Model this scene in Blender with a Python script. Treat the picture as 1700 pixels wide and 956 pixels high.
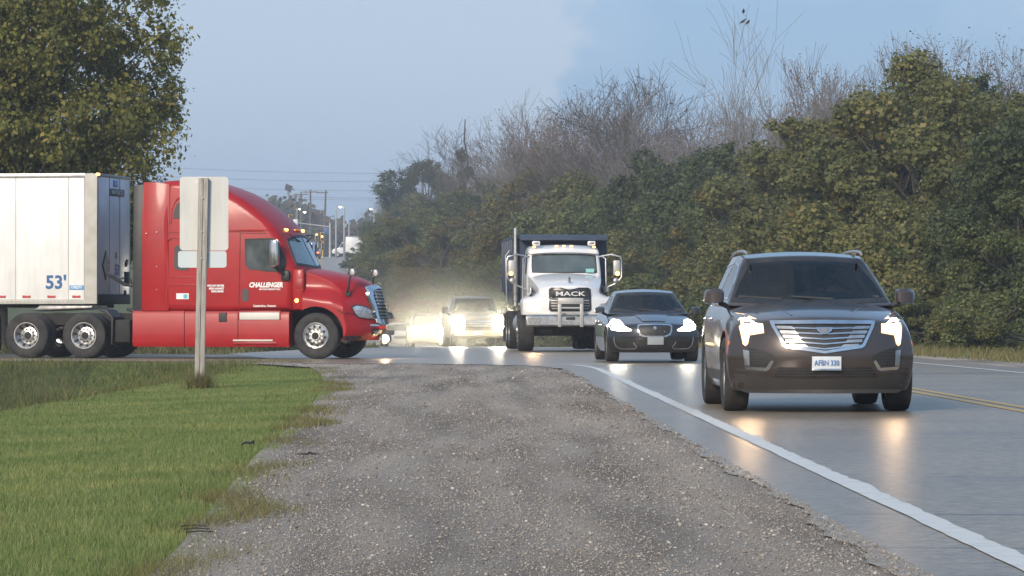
import bpy, bmesh, math, random
import numpy as np
from mathutils import Vector, Matrix
from mathutils.bvhtree import BVHTree
from mathutils.geometry import delaunay_2d_cdt

R = math.radians
SC = bpy.context.scene
COL = SC.collection
for o in list(bpy.data.objects):
    bpy.data.objects.remove(o)

# ------------------------------------------------------------------ camera
F = 6200.0                       # focal length in photo pixels (1700 wide)
cam = bpy.data.cameras.new('camera')
cam.sensor_width = 36.0
cam.lens = 36.0 * F / 1700.0
cam.clip_start = 0.5
cam.clip_end = 6000
camo = bpy.data.objects.new('camera', cam)
COL.objects.link(camo)
camo.location = (0, 0, 1.0)
camo.rotation_euler = (R(90.385), 0, R(-0.555))
SC.camera = camo

# ------------------------------------------------------------------ light
SUN_EL, SUN_AZ = 24.0, 205.0     # degrees; azimuth from +Y clockwise (behind the camera, a little to its left)
SC.view_settings.view_transform = 'Standard'
SC.view_settings.look = 'None'
SC.view_settings.exposure = 0.58
SC.view_settings.gamma = 1.0
SC.cycles.use_denoising = True
SC.cycles.max_bounces = 6
SC.cycles.transparent_max_bounces = 12
SC.cycles.volume_bounces = 0
SC.cycles.sample_clamp_indirect = 6.0

world = bpy.data.worlds.new('World')
SC.world = world
world.use_nodes = True
nt = world.node_tree
nt.nodes.clear()
def wn(t, **kw):
    n = nt.nodes.new(t)
    for k, v in kw.items():
        setattr(n, k, v)
    return n
out = wn('ShaderNodeOutputWorld')
bg = wn('ShaderNodeBackground')
bg.inputs['Strength'].default_value = 0.075
sky = wn('ShaderNodeTexSky', sky_type='NISHITA', sun_disc=False)
sky.sun_elevation = R(SUN_EL)
sky.sun_rotation = R(SUN_AZ)
sky.air_density = 1.3
sky.dust_density = 2.0
sky.ozone_density = 2.5
# a bank of pale stratus to the left, thinner bluer sky to the right, both from noise on the view direction
tc = wn('ShaderNodeTexCoord')
sepd = wn('ShaderNodeSeparateXYZ')
nt.links.new(tc.outputs['Generated'], sepd.inputs[0])
mp = wn('ShaderNodeMapping')
mp.inputs['Scale'].default_value = (9.0, 9.0, 16.0)
nt.links.new(tc.outputs['Generated'], mp.inputs['Vector'])
nz = wn('ShaderNodeTexNoise')
nz.inputs['Scale'].default_value = 1.6
nz.inputs['Detail'].default_value = 7.0
nz.inputs['Roughness'].default_value = 0.5
nt.links.new(mp.outputs['Vector'], nz.inputs['Vector'])
m1 = wn('ShaderNodeMath', operation='MULTIPLY_ADD')      # noise*.11 - x
m1.inputs[1].default_value = 0.13
neg = wn('ShaderNodeMath', operation='MULTIPLY')
neg.inputs[1].default_value = -1.0
nt.links.new(sepd.outputs['X'], neg.inputs[0])
nt.links.new(nz.outputs['Fac'], m1.inputs[0])
nt.links.new(neg.outputs[0], m1.inputs[2])
bank = wn('ShaderNodeMapRange', interpolation_type='SMOOTHSTEP')
bank.inputs['From Min'].default_value = 0.042
bank.inputs['From Max'].default_value = 0.050
nt.links.new(m1.outputs[0], bank.inputs['Value'])
clear = wn('ShaderNodeMixRGB')                          # thin high veil over the open sky
clear.inputs[0].default_value = 0.72
clear.inputs[2].default_value = (2.75, 4.8, 7.9, 1)
nt.links.new(sky.outputs['Color'], clear.inputs[1])
wisp = wn('ShaderNodeMixRGB')
wr_ = wn('ShaderNodeMapRange')
wr_.inputs['From Min'].default_value = .45
wr_.inputs['From Max'].default_value = .75
wr_.inputs['To Max'].default_value = .45
nt.links.new(nz.outputs['Fac'], wr_.inputs['Value'])
nt.links.new(wr_.outputs['Result'], wisp.inputs[0])
nt.links.new(clear.outputs['Color'], wisp.inputs[1])
wisp.inputs[2].default_value = (5.6, 6.5, 8.0, 1)
cloud = wn('ShaderNodeMixRGB')
cloud.inputs[0].default_value = 0.86
cloud.inputs[2].default_value = (4.75, 5.95, 7.75, 1)
nt.links.new(sky.outputs['Color'], cloud.inputs[1])
lowfade = wn('ShaderNodeMapRange', interpolation_type='SMOOTHSTEP')   # the bank thins out towards the horizon
lowfade.inputs['From Min'].default_value = 0.005
lowfade.inputs['From Max'].default_value = 0.075
lowfade.inputs['To Min'].default_value = 0.35
nt.links.new(sepd.outputs['Z'], lowfade.inputs['Value'])
bk2 = wn('ShaderNodeMath', operation='MULTIPLY')
nt.links.new(bank.outputs['Result'], bk2.inputs[0])
nt.links.new(lowfade.outputs['Result'], bk2.inputs[1])
mix = wn('ShaderNodeMixRGB')
nt.links.new(bk2.outputs[0], mix.inputs[0])
nt.links.new(wisp.outputs['Color'], mix.inputs[1])
nt.links.new(cloud.outputs['Color'], mix.inputs[2])
nt.links.new(mix.outputs['Color'], bg.inputs['Color'])
nt.links.new(bg.outputs['Background'], out.inputs['Surface'])

sun = bpy.data.lights.new('sun', 'SUN')
sun.energy = 2.6
sun.angle = R(14)
sun.color = (1.0, 0.87, 0.72)
suno = bpy.data.objects.new('sun', sun)
COL.objects.link(suno)
_d = Vector((math.sin(R(SUN_AZ)) * math.cos(R(SUN_EL)), math.cos(R(SUN_AZ)) * math.cos(R(SUN_EL)), math.sin(R(SUN_EL))))
suno.rotation_euler = _d.to_track_quat('Z', 'Y').to_euler()
suno.location = (0, -20, 40)

# ------------------------------------------------------------------ materials
def M(name, col, rough=.5, metal=0.0, spec=.5, col2=None, nscale=4.0, detail=4.0, bump=0.0, bscale=60.0, coat=0.0,
      emit=None, estr=0.0, coords='Object', lo=.35, hi=.65, bdist=.01, objrand=0.0):
    m = bpy.data.materials.new(name)
    m.use_nodes = True
    n = m.node_tree
    p = n.nodes['Principled BSDF']
    p.inputs['Base Color'].default_value = (*col, 1)
    p.inputs['Roughness'].default_value = rough
    p.inputs['Metallic'].default_value = metal
    p.inputs['Specular IOR Level'].default_value = spec
    p.inputs['Coat Weight'].default_value = coat
    p.inputs['Coat Roughness'].default_value = .06
    if emit:
        p.inputs['Emission Color'].default_value = (*emit, 1)
        p.inputs['Emission Strength'].default_value = estr
    t = None
    if col2 or bump:
        t = n.nodes.new('ShaderNodeTexCoord')
    if col2:
        z = n.nodes.new('ShaderNodeTexNoise')
        z.inputs['Scale'].default_value = nscale
        z.inputs['Detail'].default_value = detail
        n.links.new(t.outputs[coords], z.inputs['Vector'])
        r = n.nodes.new('ShaderNodeValToRGB')
        r.color_ramp.elements[0].position = lo
        r.color_ramp.elements[1].position = hi
        r.color_ramp.elements[0].color = (*col, 1)
        r.color_ramp.elements[1].color = (*col2, 1)
        n.links.new(z.outputs['Fac'], r.inputs['Fac'])
        last = r.outputs['Color']
        if objrand:
            oi = n.nodes.new('ShaderNodeObjectInfo')
            mr = n.nodes.new('ShaderNodeMapRange')
            mr.inputs['To Min'].default_value = 1 - objrand
            mr.inputs['To Max'].default_value = 1 + objrand
            n.links.new(oi.outputs['Random'], mr.inputs['Value'])
            hs = n.nodes.new('ShaderNodeHueSaturation')
            n.links.new(mr.outputs['Result'], hs.inputs['Value'])
            n.links.new(last, hs.inputs['Color'])
            last = hs.outputs['Color']
        n.links.new(last, p.inputs['Base Color'])
    if bump:
        z2 = n.nodes.new('ShaderNodeTexNoise')
        z2.inputs['Scale'].default_value = bscale
        z2.inputs['Detail'].default_value = 3
        n.links.new(t.outputs[coords], z2.inputs['Vector'])
        b = n.nodes.new('ShaderNodeBump')
        b.inputs['Strength'].default_value = bump
        b.inputs['Distance'].default_value = bdist
        n.links.new(z2.outputs['Fac'], b.inputs['Height'])
        n.links.new(b.outputs['Normal'], p.inputs['Normal'])
    return m

def glass(name, tint, gloss=.9, rough=.02):
    """tinted pane: part see-through, part mirror by Fresnel"""
    m = bpy.data.materials.new(name)
    m.use_nodes = True
    n = m.node_tree
    n.nodes.clear()
    o = n.nodes.new('ShaderNodeOutputMaterial')
    t = n.nodes.new('ShaderNodeBsdfTransparent')
    t.inputs['Color'].default_value = (*tint, 1)
    g = n.nodes.new('ShaderNodeBsdfGlossy')
    g.inputs['Color'].default_value = (gloss, gloss, gloss, 1)
    g.inputs['Roughness'].default_value = rough
    fr = n.nodes.new('ShaderNodeFresnel')
    fr.inputs['IOR'].default_value = 1.5
    ad = n.nodes.new('ShaderNodeMath')
    ad.operation = 'ADD'
    ad.inputs[1].default_value = .03
    mx = n.nodes.new('ShaderNodeMixShader')
    n.links.new(fr.outputs[0], ad.inputs[0])
    n.links.new(ad.outputs[0], mx.inputs[0])
    n.links.new(t.outputs[0], mx.inputs[1])
    n.links.new(g.outputs[0], mx.inputs[2])
    n.links.new(mx.outputs[0], o.inputs['Surface'])
    return m

MT = {}
MT['black'] = M('black_plastic', (.014, .014, .015), .5, col2=(.028, .027, .026), nscale=9)
MT['rubber'] = M('tyre_rubber', (.017, .017, .018), .78, col2=(.040, .037, .034), nscale=7, bump=.25, bscale=40)
MT['chrome'] = M('chrome', (.72, .73, .74), .14, 1.0, col2=(.55, .56, .58), nscale=6)
MT['alu'] = M('polished_aluminium', (.60, .60, .59), .40, 1.0, col2=(.42, .42, .42), nscale=8)
MT['steel'] = M('dull_steel', (.34, .34, .34), .42, .8, col2=(.22, .21, .2), nscale=7)
MT['dark'] = M('underbody_black', (.010, .010, .010), .75, col2=(.022, .02, .018), nscale=4)
MT['seat'] = M('seat_trim', (.03, .03, .034), .8, col2=(.05, .05, .055), nscale=12)
MT['glass'] = glass('window_glass', (.36, .42, .44), .5)
MT['glassdk'] = glass('tinted_glass', (.12, .14, .15))
MT['amberlit'] = M('amber_lamp_lit', (.9, .42, .06), .3, emit=(1.0, .48, .10), estr=5.0)
MT['amberoff'] = M('amber_reflector', (.6, .16, .02), .3, emit=(1.0, .25, .05), estr=.06)
MT['redrefl'] = M('red_reflector', (.42, .04, .04), .35)
MT['lamp_near'] = M('halogen_lens_lit', (.9, .85, .8), .2, emit=(1.0, .66, .36), estr=62.0)
MT['lamp_cool'] = M('xenon_lens_lit', (.9, .9, .85), .2, emit=(1.0, .93, .74), estr=60.0)
MT['lamp_far'] = M('headlamp_lens_lit', (.9, .9, .85), .2, emit=(1.0, .92, .72), estr=320.0)
MT['lamp_warm'] = M('fog_lens_lit', (.9, .7, .5), .2, emit=(1.0, .62, .28), estr=90.0)
MT['lens_warm'] = M('warm_lit_lens', (.8, .6, .4), .2, emit=(1.0, .50, .20), estr=1.5)
MT['lens_cool'] = M('pale_lit_lens', (.8, .8, .7), .2, emit=(1.0, .86, .60), estr=1.6)
MT['lens'] = M('clear_lamp_lens', (.30, .31, .32), .12, .3, col2=(.5, .5, .5), nscale=14)
MT['white'] = M('white_paint', (.74, .75, .75), .35, coat=.4, col2=(.66, .67, .67), nscale=2)
MT['skin'] = M('skin', (.42, .26, .19), .6)
MT['cloth'] = M('knit_cloth', (.10, .11, .13), .9, bump=.3, bscale=90)
MT['hair'] = M('hair', (.05, .035, .025), .7)

# ------------------------------------------------------------------ mesh helpers
class MB:
    def __init__(s):
        s.v, s.f = [], []
    def add(s, vs, fs):
        n = len(s.v)
        s.v += [tuple(v) for v in vs]
        s.f += [tuple(i + n for i in f) for f in fs]
        return s
    def box(s, c, d, rz=0.0, ch=0.0):
        x, y, z = d[0] / 2, d[1] / 2, d[2] / 2
        if ch <= 0:
            vs = [(a * x, b * y, e * z) for e in (-1, 1) for a, b in ((-1, -1), (1, -1), (1, 1), (-1, 1))]
            fs = [(3, 2, 1, 0), (4, 5, 6, 7), (0, 1, 5, 4), (1, 2, 6, 5), (2, 3, 7, 6), (3, 0, 4, 7)]
        else:
            ch = min(ch, x * .9, y * .9, z * .9)
            bm = bmesh.new()
            bmesh.ops.create_cube(bm, size=1.0, matrix=Matrix.Diagonal((d[0], d[1], d[2], 1)))
            bmesh.ops.bevel(bm, geom=bm.edges[:], offset=ch, segments=2, affect='EDGES', profile=.5)
            bm.verts.ensure_lookup_table()
            vs = [tuple(v.co) for v in bm.verts]
            fs = [tuple(v.index for v in f.verts) for f in bm.faces]
            bm.free()
        ca, sa = math.cos(rz), math.sin(rz)
        vs = [(c[0] + ca * p[0] - sa * p[1], c[1] + sa * p[0] + ca * p[1], c[2] + p[2]) for p in vs]
        return s.add(vs, fs)
    def tube(s, pts, r, n=8, caps=True):
        pts = [Vector(p) for p in pts]
        rr = r if isinstance(r, (list, tuple)) else [r] * len(pts)
        vs, fs = [], []
        up = None
        for i, p in enumerate(pts):
            t = (pts[min(i + 1, len(pts) - 1)] - pts[max(i - 1, 0)]).normalized()
            if up is None:
                up = Vector((0, 0, 1)) if abs(t.z) < .9 else Vector((1, 0, 0))
            a = t.cross(up).normalized()
            b = a.cross(t).normalized()
            up = b
            for k in range(n):
                w = 2 * math.pi * k / n
                vs.append(p + (a * math.cos(w) + b * math.sin(w)) * rr[i])
        for i in range(len(pts) - 1):
            for k in range(n):
                fs.append((i * n + k, i * n + (k + 1) % n, (i + 1) * n + (k + 1) % n, (i + 1) * n + k))
        if caps:
            fs.append(tuple(range(n))[::-1])
            fs.append(tuple((len(pts) - 1) * n + k for k in range(n)))
        return s.add(vs, fs)
    def lathe(s, prof, c, axis='x', n=32, closed=False, cap0=True):
        """prof: list of (radius, along-axis)"""
        vs, fs = [], []
        for r, h in prof:
            for k in range(n):
                w = 2 * math.pi * k / n
                u, v = r * math.cos(w), r * math.sin(w)
                p = {'x': (h, u, v), 'y': (u, h, v), 'z': (u, v, h)}[axis]
                vs.append((p[0] + c[0], p[1] + c[1], p[2] + c[2]))
        m = len(prof)
        for i in range(m if closed else m - 1):
            j = (i + 1) % m
            for k in range(n):
                fs.append((i * n + k, i * n + (k + 1) % n, j * n + (k + 1) % n, j * n + k))
        if not closed:
            if prof[0][0] > 1e-4 and cap0:
                fs.append(tuple(range(n))[::-1])
            if prof[-1][0] > 1e-4:
                fs.append(tuple((m - 1) * n + k for k in range(n)))
        return s.add(vs, fs)
    def prism(s, poly, a0, a1, axis='x'):
        """poly in the two other axes (y,z | x,z | x,y), extruded from a0 to a1"""
        n = len(poly)
        def P(q, a):
            return {'x': (a, q[0], q[1]), 'y': (q[0], a, q[1]), 'z': (q[0], q[1], a)}[axis]
        vs = [P(q, a0) for q in poly] + [P(q, a1) for q in poly]
        fs = [tuple(range(n))[::-1], tuple(range(n, 2 * n))]
        fs += [(k, (k + 1) % n, n + (k + 1) % n, n + k) for k in range(n)]
        return s.add(vs, fs)
    def rex(s, prof, w, r, axis='x', steps=5, lat=9, wf=None, bulge=None):
        """side profile (p,q) extruded along axis to +-w with rounded rims of radius r; wf(p,q) scales the width, bulge(a,p,q)->(dp,dq)"""
        n = len(prof)
        P = [Vector(q) for q in prof]
        area = sum(P[i].x * P[(i + 1) % n].y - P[(i + 1) % n].x * P[i].y for i in range(n))
        sg = 1 if area > 0 else -1
        nor = []
        for i in range(n):
            e1 = (P[i] - P[i - 1]).normalized()
            e2 = (P[(i + 1) % n] - P[i]).normalized()
            n1 = Vector((-e1.y, e1.x)) * sg
            n2 = Vector((-e2.y, e2.x)) * sg
            m = n1 + n2
            d = max(.35, m.length / 2)
            nor.append(m.normalized() / d)
        rings = []
        for k in range(steps + 1):
            th = math.pi / 2 * (1 - k / steps)
            rings.append((-w + r - r * math.sin(th), r * (1 - math.cos(th))))
        mid = [(-w + r + (2 * (w - r)) * k / lat, 0) for k in range(1, lat)]
        rings = rings + mid + [(-a, b) for a, b in rings[::-1]]
        vs, fs = [], []
        for a, ins in rings:
            for i in range(n):
                q = P[i] + nor[i] * ins
                ww = wf(q.x, q.y) if wf else 1.0
                dp, dq = bulge(a / w, q.x, q.y) if bulge else (0, 0)
                p0, q0 = q.x + dp, q.y + dq
                vs.append({'x': (a * ww, p0, q0), 'y': (p0, a * ww, q0)}[axis])
        for j in range(len(rings) - 1):
            for i in range(n):
                fs.append((j * n + i, j * n + (i + 1) % n, (j + 1) * n + (i + 1) % n, (j + 1) * n + i))
        fs.append(tuple(range(n)))
        fs.append(tuple((len(rings) - 1) * n + i for i in range(n))[::-1])
        return s.add(vs, fs)
    def mesh(s, name):
        me = bpy.data.meshes.new(name)
        me.from_pydata(s.v, [], s.f)
        bm = bmesh.new()
        bm.from_mesh(me)
        bmesh.ops.recalc_face_normals(bm, faces=bm.faces)
        bm.to_mesh(me)
        bm.free()
        return me

def smooth(me, ang=35):
    me.shade_smooth()
    try:
        me.set_sharp_from_angle(angle=R(ang))
    except Exception:
        pass

def obj(name, mb, mat, parent=None, sm=True, ang=35, loc=None):
    me = mb if isinstance(mb, bpy.types.Mesh) else mb.mesh(name)
    if mat is not None:
        me.materials.clear()
        me.materials.append(MT[mat] if isinstance(mat, str) else mat)
    if sm:
        smooth(me, ang)
    o = bpy.data.objects.new(name, me)
    COL.objects.link(o)
    if parent:
        o.parent = parent
    if loc:
        o.location = loc
    return o

def tag(o, label=None, cat=None, group=None, kind=None):
    if label: o['label'] = label
    if cat: o['category'] = cat
    if group: o['group'] = group
    if kind: o['kind'] = kind
    return o

def thing(name, label, cat, loc=(0, 0, 0), rz=0.0, group=None):
    o = bpy.data.objects.new(name, None)
    o.empty_display_size = .2
    COL.objects.link(o)
    o.location = loc
    o.rotation_euler = (0, 0, rz)
    return tag(o, label, cat, group)

def copy_tree(root, loc, rz=0.0, sc=None, label=None, group=None):
    r = root.copy()
    COL.objects.link(r)
    r.location = loc
    r.rotation_euler = (0, 0, rz)
    if sc is not None:
        r.scale = sc if isinstance(sc, (tuple, list)) else (sc, sc, sc)
    if label: r['label'] = label
    if group: r['group'] = group
    for ch in list(root.children):
        c = ch.copy()
        COL.objects.link(c)
        c.parent = r
        for g in list(ch.children):
            d = g.copy()
            COL.objects.link(d)
            d.parent = c
    return r

def evalmesh(me, mods, name='tmp'):
    """apply modifiers to a mesh, return a new mesh"""
    o = bpy.data.objects.new(name, me)
    COL.objects.link(o)
    extra = []
    for kind, kw in mods:
        m = o.modifiers.new(kind, kind)
        for k, v in kw.items():
            if k == 'cutter':
                c = bpy.data.objects.new('cutter', v)
                COL.objects.link(c)
                extra.append(c)
                m.object = c
            else:
                setattr(m, k, v)
    dg = bpy.context.evaluated_depsgraph_get()
    dg.update()
    ev = bpy.data.meshes.new_from_object(o.evaluated_get(dg))
    bpy.data.objects.remove(o)
    for c in extra:
        bpy.data.objects.remove(c)
    return ev

def bvh_of(*mes):
    vs, fs = [], []
    for me in mes:
        n = len(vs)
        vs += [v.co.copy() for v in me.vertices]
        fs += [tuple(i + n for i in p.vertices) for p in me.polygons]
    return BVHTree.FromPolygons(vs, fs)

AX = {'front': (Vector((0, 1, 0)), lambda u, v: Vector((u, -30, v))),
      'left': (Vector((1, 0, 0)), lambda u, v: Vector((-30, u, v))),
      'right': (Vector((-1, 0, 0)), lambda u, v: Vector((30, u, v))),
      'top': (Vector((0, 0, -1)), lambda u, v: Vector((u, v, 30)))}

def densify(poly, step):
    out = []
    n = len(poly)
    for i in range(n):
        a, b = Vector(poly[i]), Vector(poly[(i + 1) % n])
        k = max(1, int((b - a).length / step))
        for j in range(k):
            out.append(a + (b - a) * j / k)
    return out

def inside(p, poly):
    c = False
    n = len(poly)
    for i in range(n):
        a, b = poly[i], poly[i - 1]
        if (a[1] > p[1]) != (b[1] > p[1]) and p[0] < (b[0] - a[0]) * (p[1] - a[1]) / (b[1] - a[1]) + a[0]:
            c = not c
    return c

def patch(name, outline, view, bvh, mat, parent, off=.004, thick=.02, step=.06, hole=None, ang=50):
    """a plate whose outline is given in a view plane, laid on the body and standing off it by `off`"""
    d, org = AX[view]
    pts = densify(outline, step)
    edges = [(i, (i + 1) % len(pts)) for i in range(len(pts))]
    nb = len(pts)
    if hole:
        h = densify(hole, step)
        k = len(pts)
        pts += h
        edges += [(k + i, k + (i + 1) % len(h)) for i in range(len(h))]
    xs = [p[0] for p in pts]
    ys = [p[1] for p in pts]
    gx = np.arange(min(xs) + step / 2, max(xs), step)
    gy = np.arange(min(ys) + step / 2, max(ys), step)
    ol = [tuple(p) for p in pts[:nb]]
    hl = [tuple(p) for p in pts[nb:]] if hole else None
    for x in gx:
        for y in gy:
            if inside((x, y), ol) and not (hl and inside((x, y), hl)):
                if min((Vector((x, y)) - Vector(q)).length_squared for q in pts[:nb + (len(hl) if hl else 0)]) > (step * .4) ** 2:
                    pts.append(Vector((x, y)))
    v2, e2, f2, _, _, _ = delaunay_2d_cdt([Vector(p) for p in pts], edges, [], 1, 1e-6)
    if hl:
        f2 = [f for f in f2 if not inside(((sum(v2[i][0] for i in f) / len(f)), (sum(v2[i][1] for i in f) / len(f))), hl)]
    vs = []
    last = None
    for p in v2:
        o = org(p[0], p[1])
        hit, nor, idx, dist = bvh.ray_cast(o, d)
        if hit is None:
            q = bvh.find_nearest(o + d * 29.0)[0]
            dist = (q - o).dot(d)
        vs.append(o + d * (dist - off))
    n = len(vs)
    cnt = {}
    for f in f2:
        for i in range(len(f)):
            e = (f[i], f[(i + 1) % len(f)])
            cnt[e] = cnt.get(e, 0) + 1
    vs += [v + d * thick for v in vs]
    fs = [tuple(f) for f in f2]
    for (a, b) in cnt:
        if (b, a) not in cnt:
            fs.append((b, a, a + n, b + n))
    mb = MB().add(vs, fs)
    return obj(name, mb, mat, parent, True, ang)

def ribbon(pts, w):
    """outline of a strip of width w along a 2-D polyline"""
    P = [Vector(p) for p in pts]
    L, Rr = [], []
    for i, p in enumerate(P):
        t = (P[min(i + 1, len(P) - 1)] - P[max(i - 1, 0)]).normalized()
        n = Vector((-t.y, t.x)) * w / 2
        L.append(tuple(p + n))
        Rr.append(tuple(p - n))
    return L + Rr[::-1]

def rrect(x0, z0, x1, z1, r=.05, n=4):
    out = []
    for cx, cz, a0 in ((x1 - r, z1 - r, 0), (x0 + r, z1 - r, 90), (x0 + r, z0 + r, 180), (x1 - r, z0 + r, 270)):
        for k in range(n + 1):
            a = R(a0 + 90 * k / n)
            out.append((cx + r * math.cos(a), cz + r * math.sin(a)))
    return out

def mirror(poly):
    return [(-x, z) for x, z in poly][::-1]

def boxmap(av, bv, cv, fn):
    """surface grid of a cube (a lateral, b along, c up) mapped by fn(a,b,c)"""
    mb = MB()
    idx = {}
    def vid(a, b, c):
        k = (a, b, c)
        if k not in idx:
            idx[k] = len(mb.v)
            mb.v.append(tuple(fn(av[a], bv[b], cv[c])))
        return idx[k]
    A, B, C = len(av) - 1, len(bv) - 1, len(cv) - 1
    for c in (0, C):
        for a in range(A):
            for b in range(B):
                mb.f.append((vid(a, b, c), vid(a + 1, b, c), vid(a + 1, b + 1, c), vid(a, b + 1, c)))
    for b in (0, B):
        for a in range(A):
            for c in range(C):
                mb.f.append((vid(a, b, c), vid(a + 1, b, c), vid(a + 1, b, c + 1), vid(a, b, c + 1)))
    for a in (0, A):
        for b in range(B):
            for c in range(C):
                mb.f.append((vid(a, b, c), vid(a, b + 1, c), vid(a, b + 1, c + 1), vid(a, b, c + 1)))
    return mb

def itp(x, xs, ys):
    return float(np.interp(x, xs, ys))

def text(name, s, size, mat, parent, loc, rot, ext=.002, shear=0.0, bold=0.0, sx=1.0):
    cu = bpy.data.curves.new(name, 'FONT')
    cu.body = s
    cu.size = size
    cu.extrude = ext
    cu.shear = shear
    cu.offset = bold
    cu.align_x = 'CENTER'
    cu.align_y = 'CENTER'
    cu.resolution_u = 2
    o = bpy.data.objects.new(name, cu)
    COL.objects.link(o)
    dg = bpy.context.evaluated_depsgraph_get()
    dg.update()
    me = bpy.data.meshes.new_from_object(o.evaluated_get(dg))
    bpy.data.objects.remove(o)
    me.materials.clear()
    me.materials.append(MT[mat] if isinstance(mat, str) else mat)
    t = bpy.data.objects.new(name, me)
    COL.objects.link(t)
    t.parent = parent
    t.location = loc
    t.rotation_euler = rot
    t.scale = (sx, 1, 1)
    return t

def npmesh(name, V, Fc, mat=None):
    """fast mesh from numpy arrays, Fc (n,3) or (n,4)"""
    me = bpy.data.meshes.new(name)
    V = np.asarray(V, dtype=np.float32)
    Fc = np.asarray(Fc, dtype=np.int32)
    n, k = Fc.shape
    me.vertices.add(len(V))
    me.vertices.foreach_set('co', V.ravel())
    me.loops.add(n * k)
    me.loops.foreach_set('vertex_index', Fc.ravel())
    me.polygons.add(n)
    me.polygons.foreach_set('loop_start', np.arange(n, dtype=np.int32) * k)
    me.update(calc_edges=True)
    if mat is not None:
        me.materials.append(MT[mat] if isinstance(mat, str) else mat)
    return me

# ------------------------------------------------------------------ the lie of the land
_CY = np.array([-60, 0, 50, 62, 75, 98, 137, 160, 186, 210, 232, 255, 280, 310, 350, 400, 460, 530, 700, 1000, 4500.])
_CX = np.array([5.6, 5.6, 5.6, 5.52, 5.2, 4.15, 1.75, .1, -1.6, -3.1, -4.6, -7.0, -10.2, -13.2, -15.4, -16.8, -19.2, -22.3, -30.5, -45, -220.])
_PY = np.array([-60, 0, 60, 92, 110, 137, 160, 190, 215, 238, 262, 285, 310, 350, 400, 460, 530, 700, 1000, 4500.])
_PZ = np.array([0, 0, 0, 0, -.07, -.25, -.47, -.75, -.98, -1.12, -1.05, -.4, .7, 3.0, 6.0, 7.6, 9.0, 10.8, 12.0, 12.0])
_YD = np.arange(-60, 4500, 1.0)
def _smooth(y0, v0, w):
    d = np.interp(_YD, y0, v0)
    k = np.hanning(2 * w + 1)
    k /= k.sum()
    return np.convolve(np.pad(d, w, mode='edge'), k, 'valid')
_CD = _smooth(_CY, _CX, 14)
_ZD = _smooth(_PY, _PZ, 10)
def cx(y):                                    # centre line (double yellow) of the main road
    return np.interp(y, _YD, _CD)
def prof(y):                                  # the road dips past the side road, then climbs to the far crossing
    return np.interp(y, _YD, _ZD)
def sstep(t):
    t = np.clip(t, 0, 1)
    return t * t * (3 - 2 * t)
def gedge(y):                                 # lawn / gravel border
    return np.interp(y, [-20, 10, 16, 26, 39, 52, 62, 69, 73.5, 76], [-1.0, -1.05, -1.15, -1.42, -1.62, -1.98, -2.45, -2.95, -4.2, -7.0])
def ditch(x, y):
    lip = np.interp(y, [0, 41, 56, 73], [-5.6, -5.1, -4.7, -4.4])
    d = sstep((lip - x) / 3.2) * sstep((-x + lip * 0 - 0) / .1)
    far = sstep((x + 16.5) / 4.0)
    end = sstep((75.2 - y) / 9.0)
    lawn_roll = .10 * sstep((-1.5 - x) / 3.5) * sstep((76 - y) / 10)
    return -(1.0 * d * far * end) - lawn_roll
def gz(x, y):
    return prof(y) + ditch(np.asarray(x, float), np.asarray(y, float)) * (np.asarray(y, float) < 78)

# ================================================================== SETTING
def nodes_mat(name):
    m = bpy.data.materials.new(name)
    m.use_nodes = True
    return m, m.node_tree, m.node_tree.nodes['Principled BSDF']

def nd(n, t, ins=None, **kw):
    x = n.nodes.new(t)
    for k, v in kw.items():
        setattr(x, k, v)
    for k, v in (ins or {}).items():
        if isinstance(v, bpy.types.NodeSocket):
            n.links.new(v, x.inputs[k])
        else:
            x.inputs[k].default_value = v
    return x

def cramp(n, fac, stops):
    r = n.nodes.new('ShaderNodeValToRGB')
    n.links.new(fac, r.inputs['Fac'])
    e = r.color_ramp.elements
    while len(e) < len(stops):
        e.new(.5)
    for el, (p, c) in zip(e, stops):
        el.position = p
        el.color = (*c, 1) if len(c) == 3 else c
    return r.outputs['Color']

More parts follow.
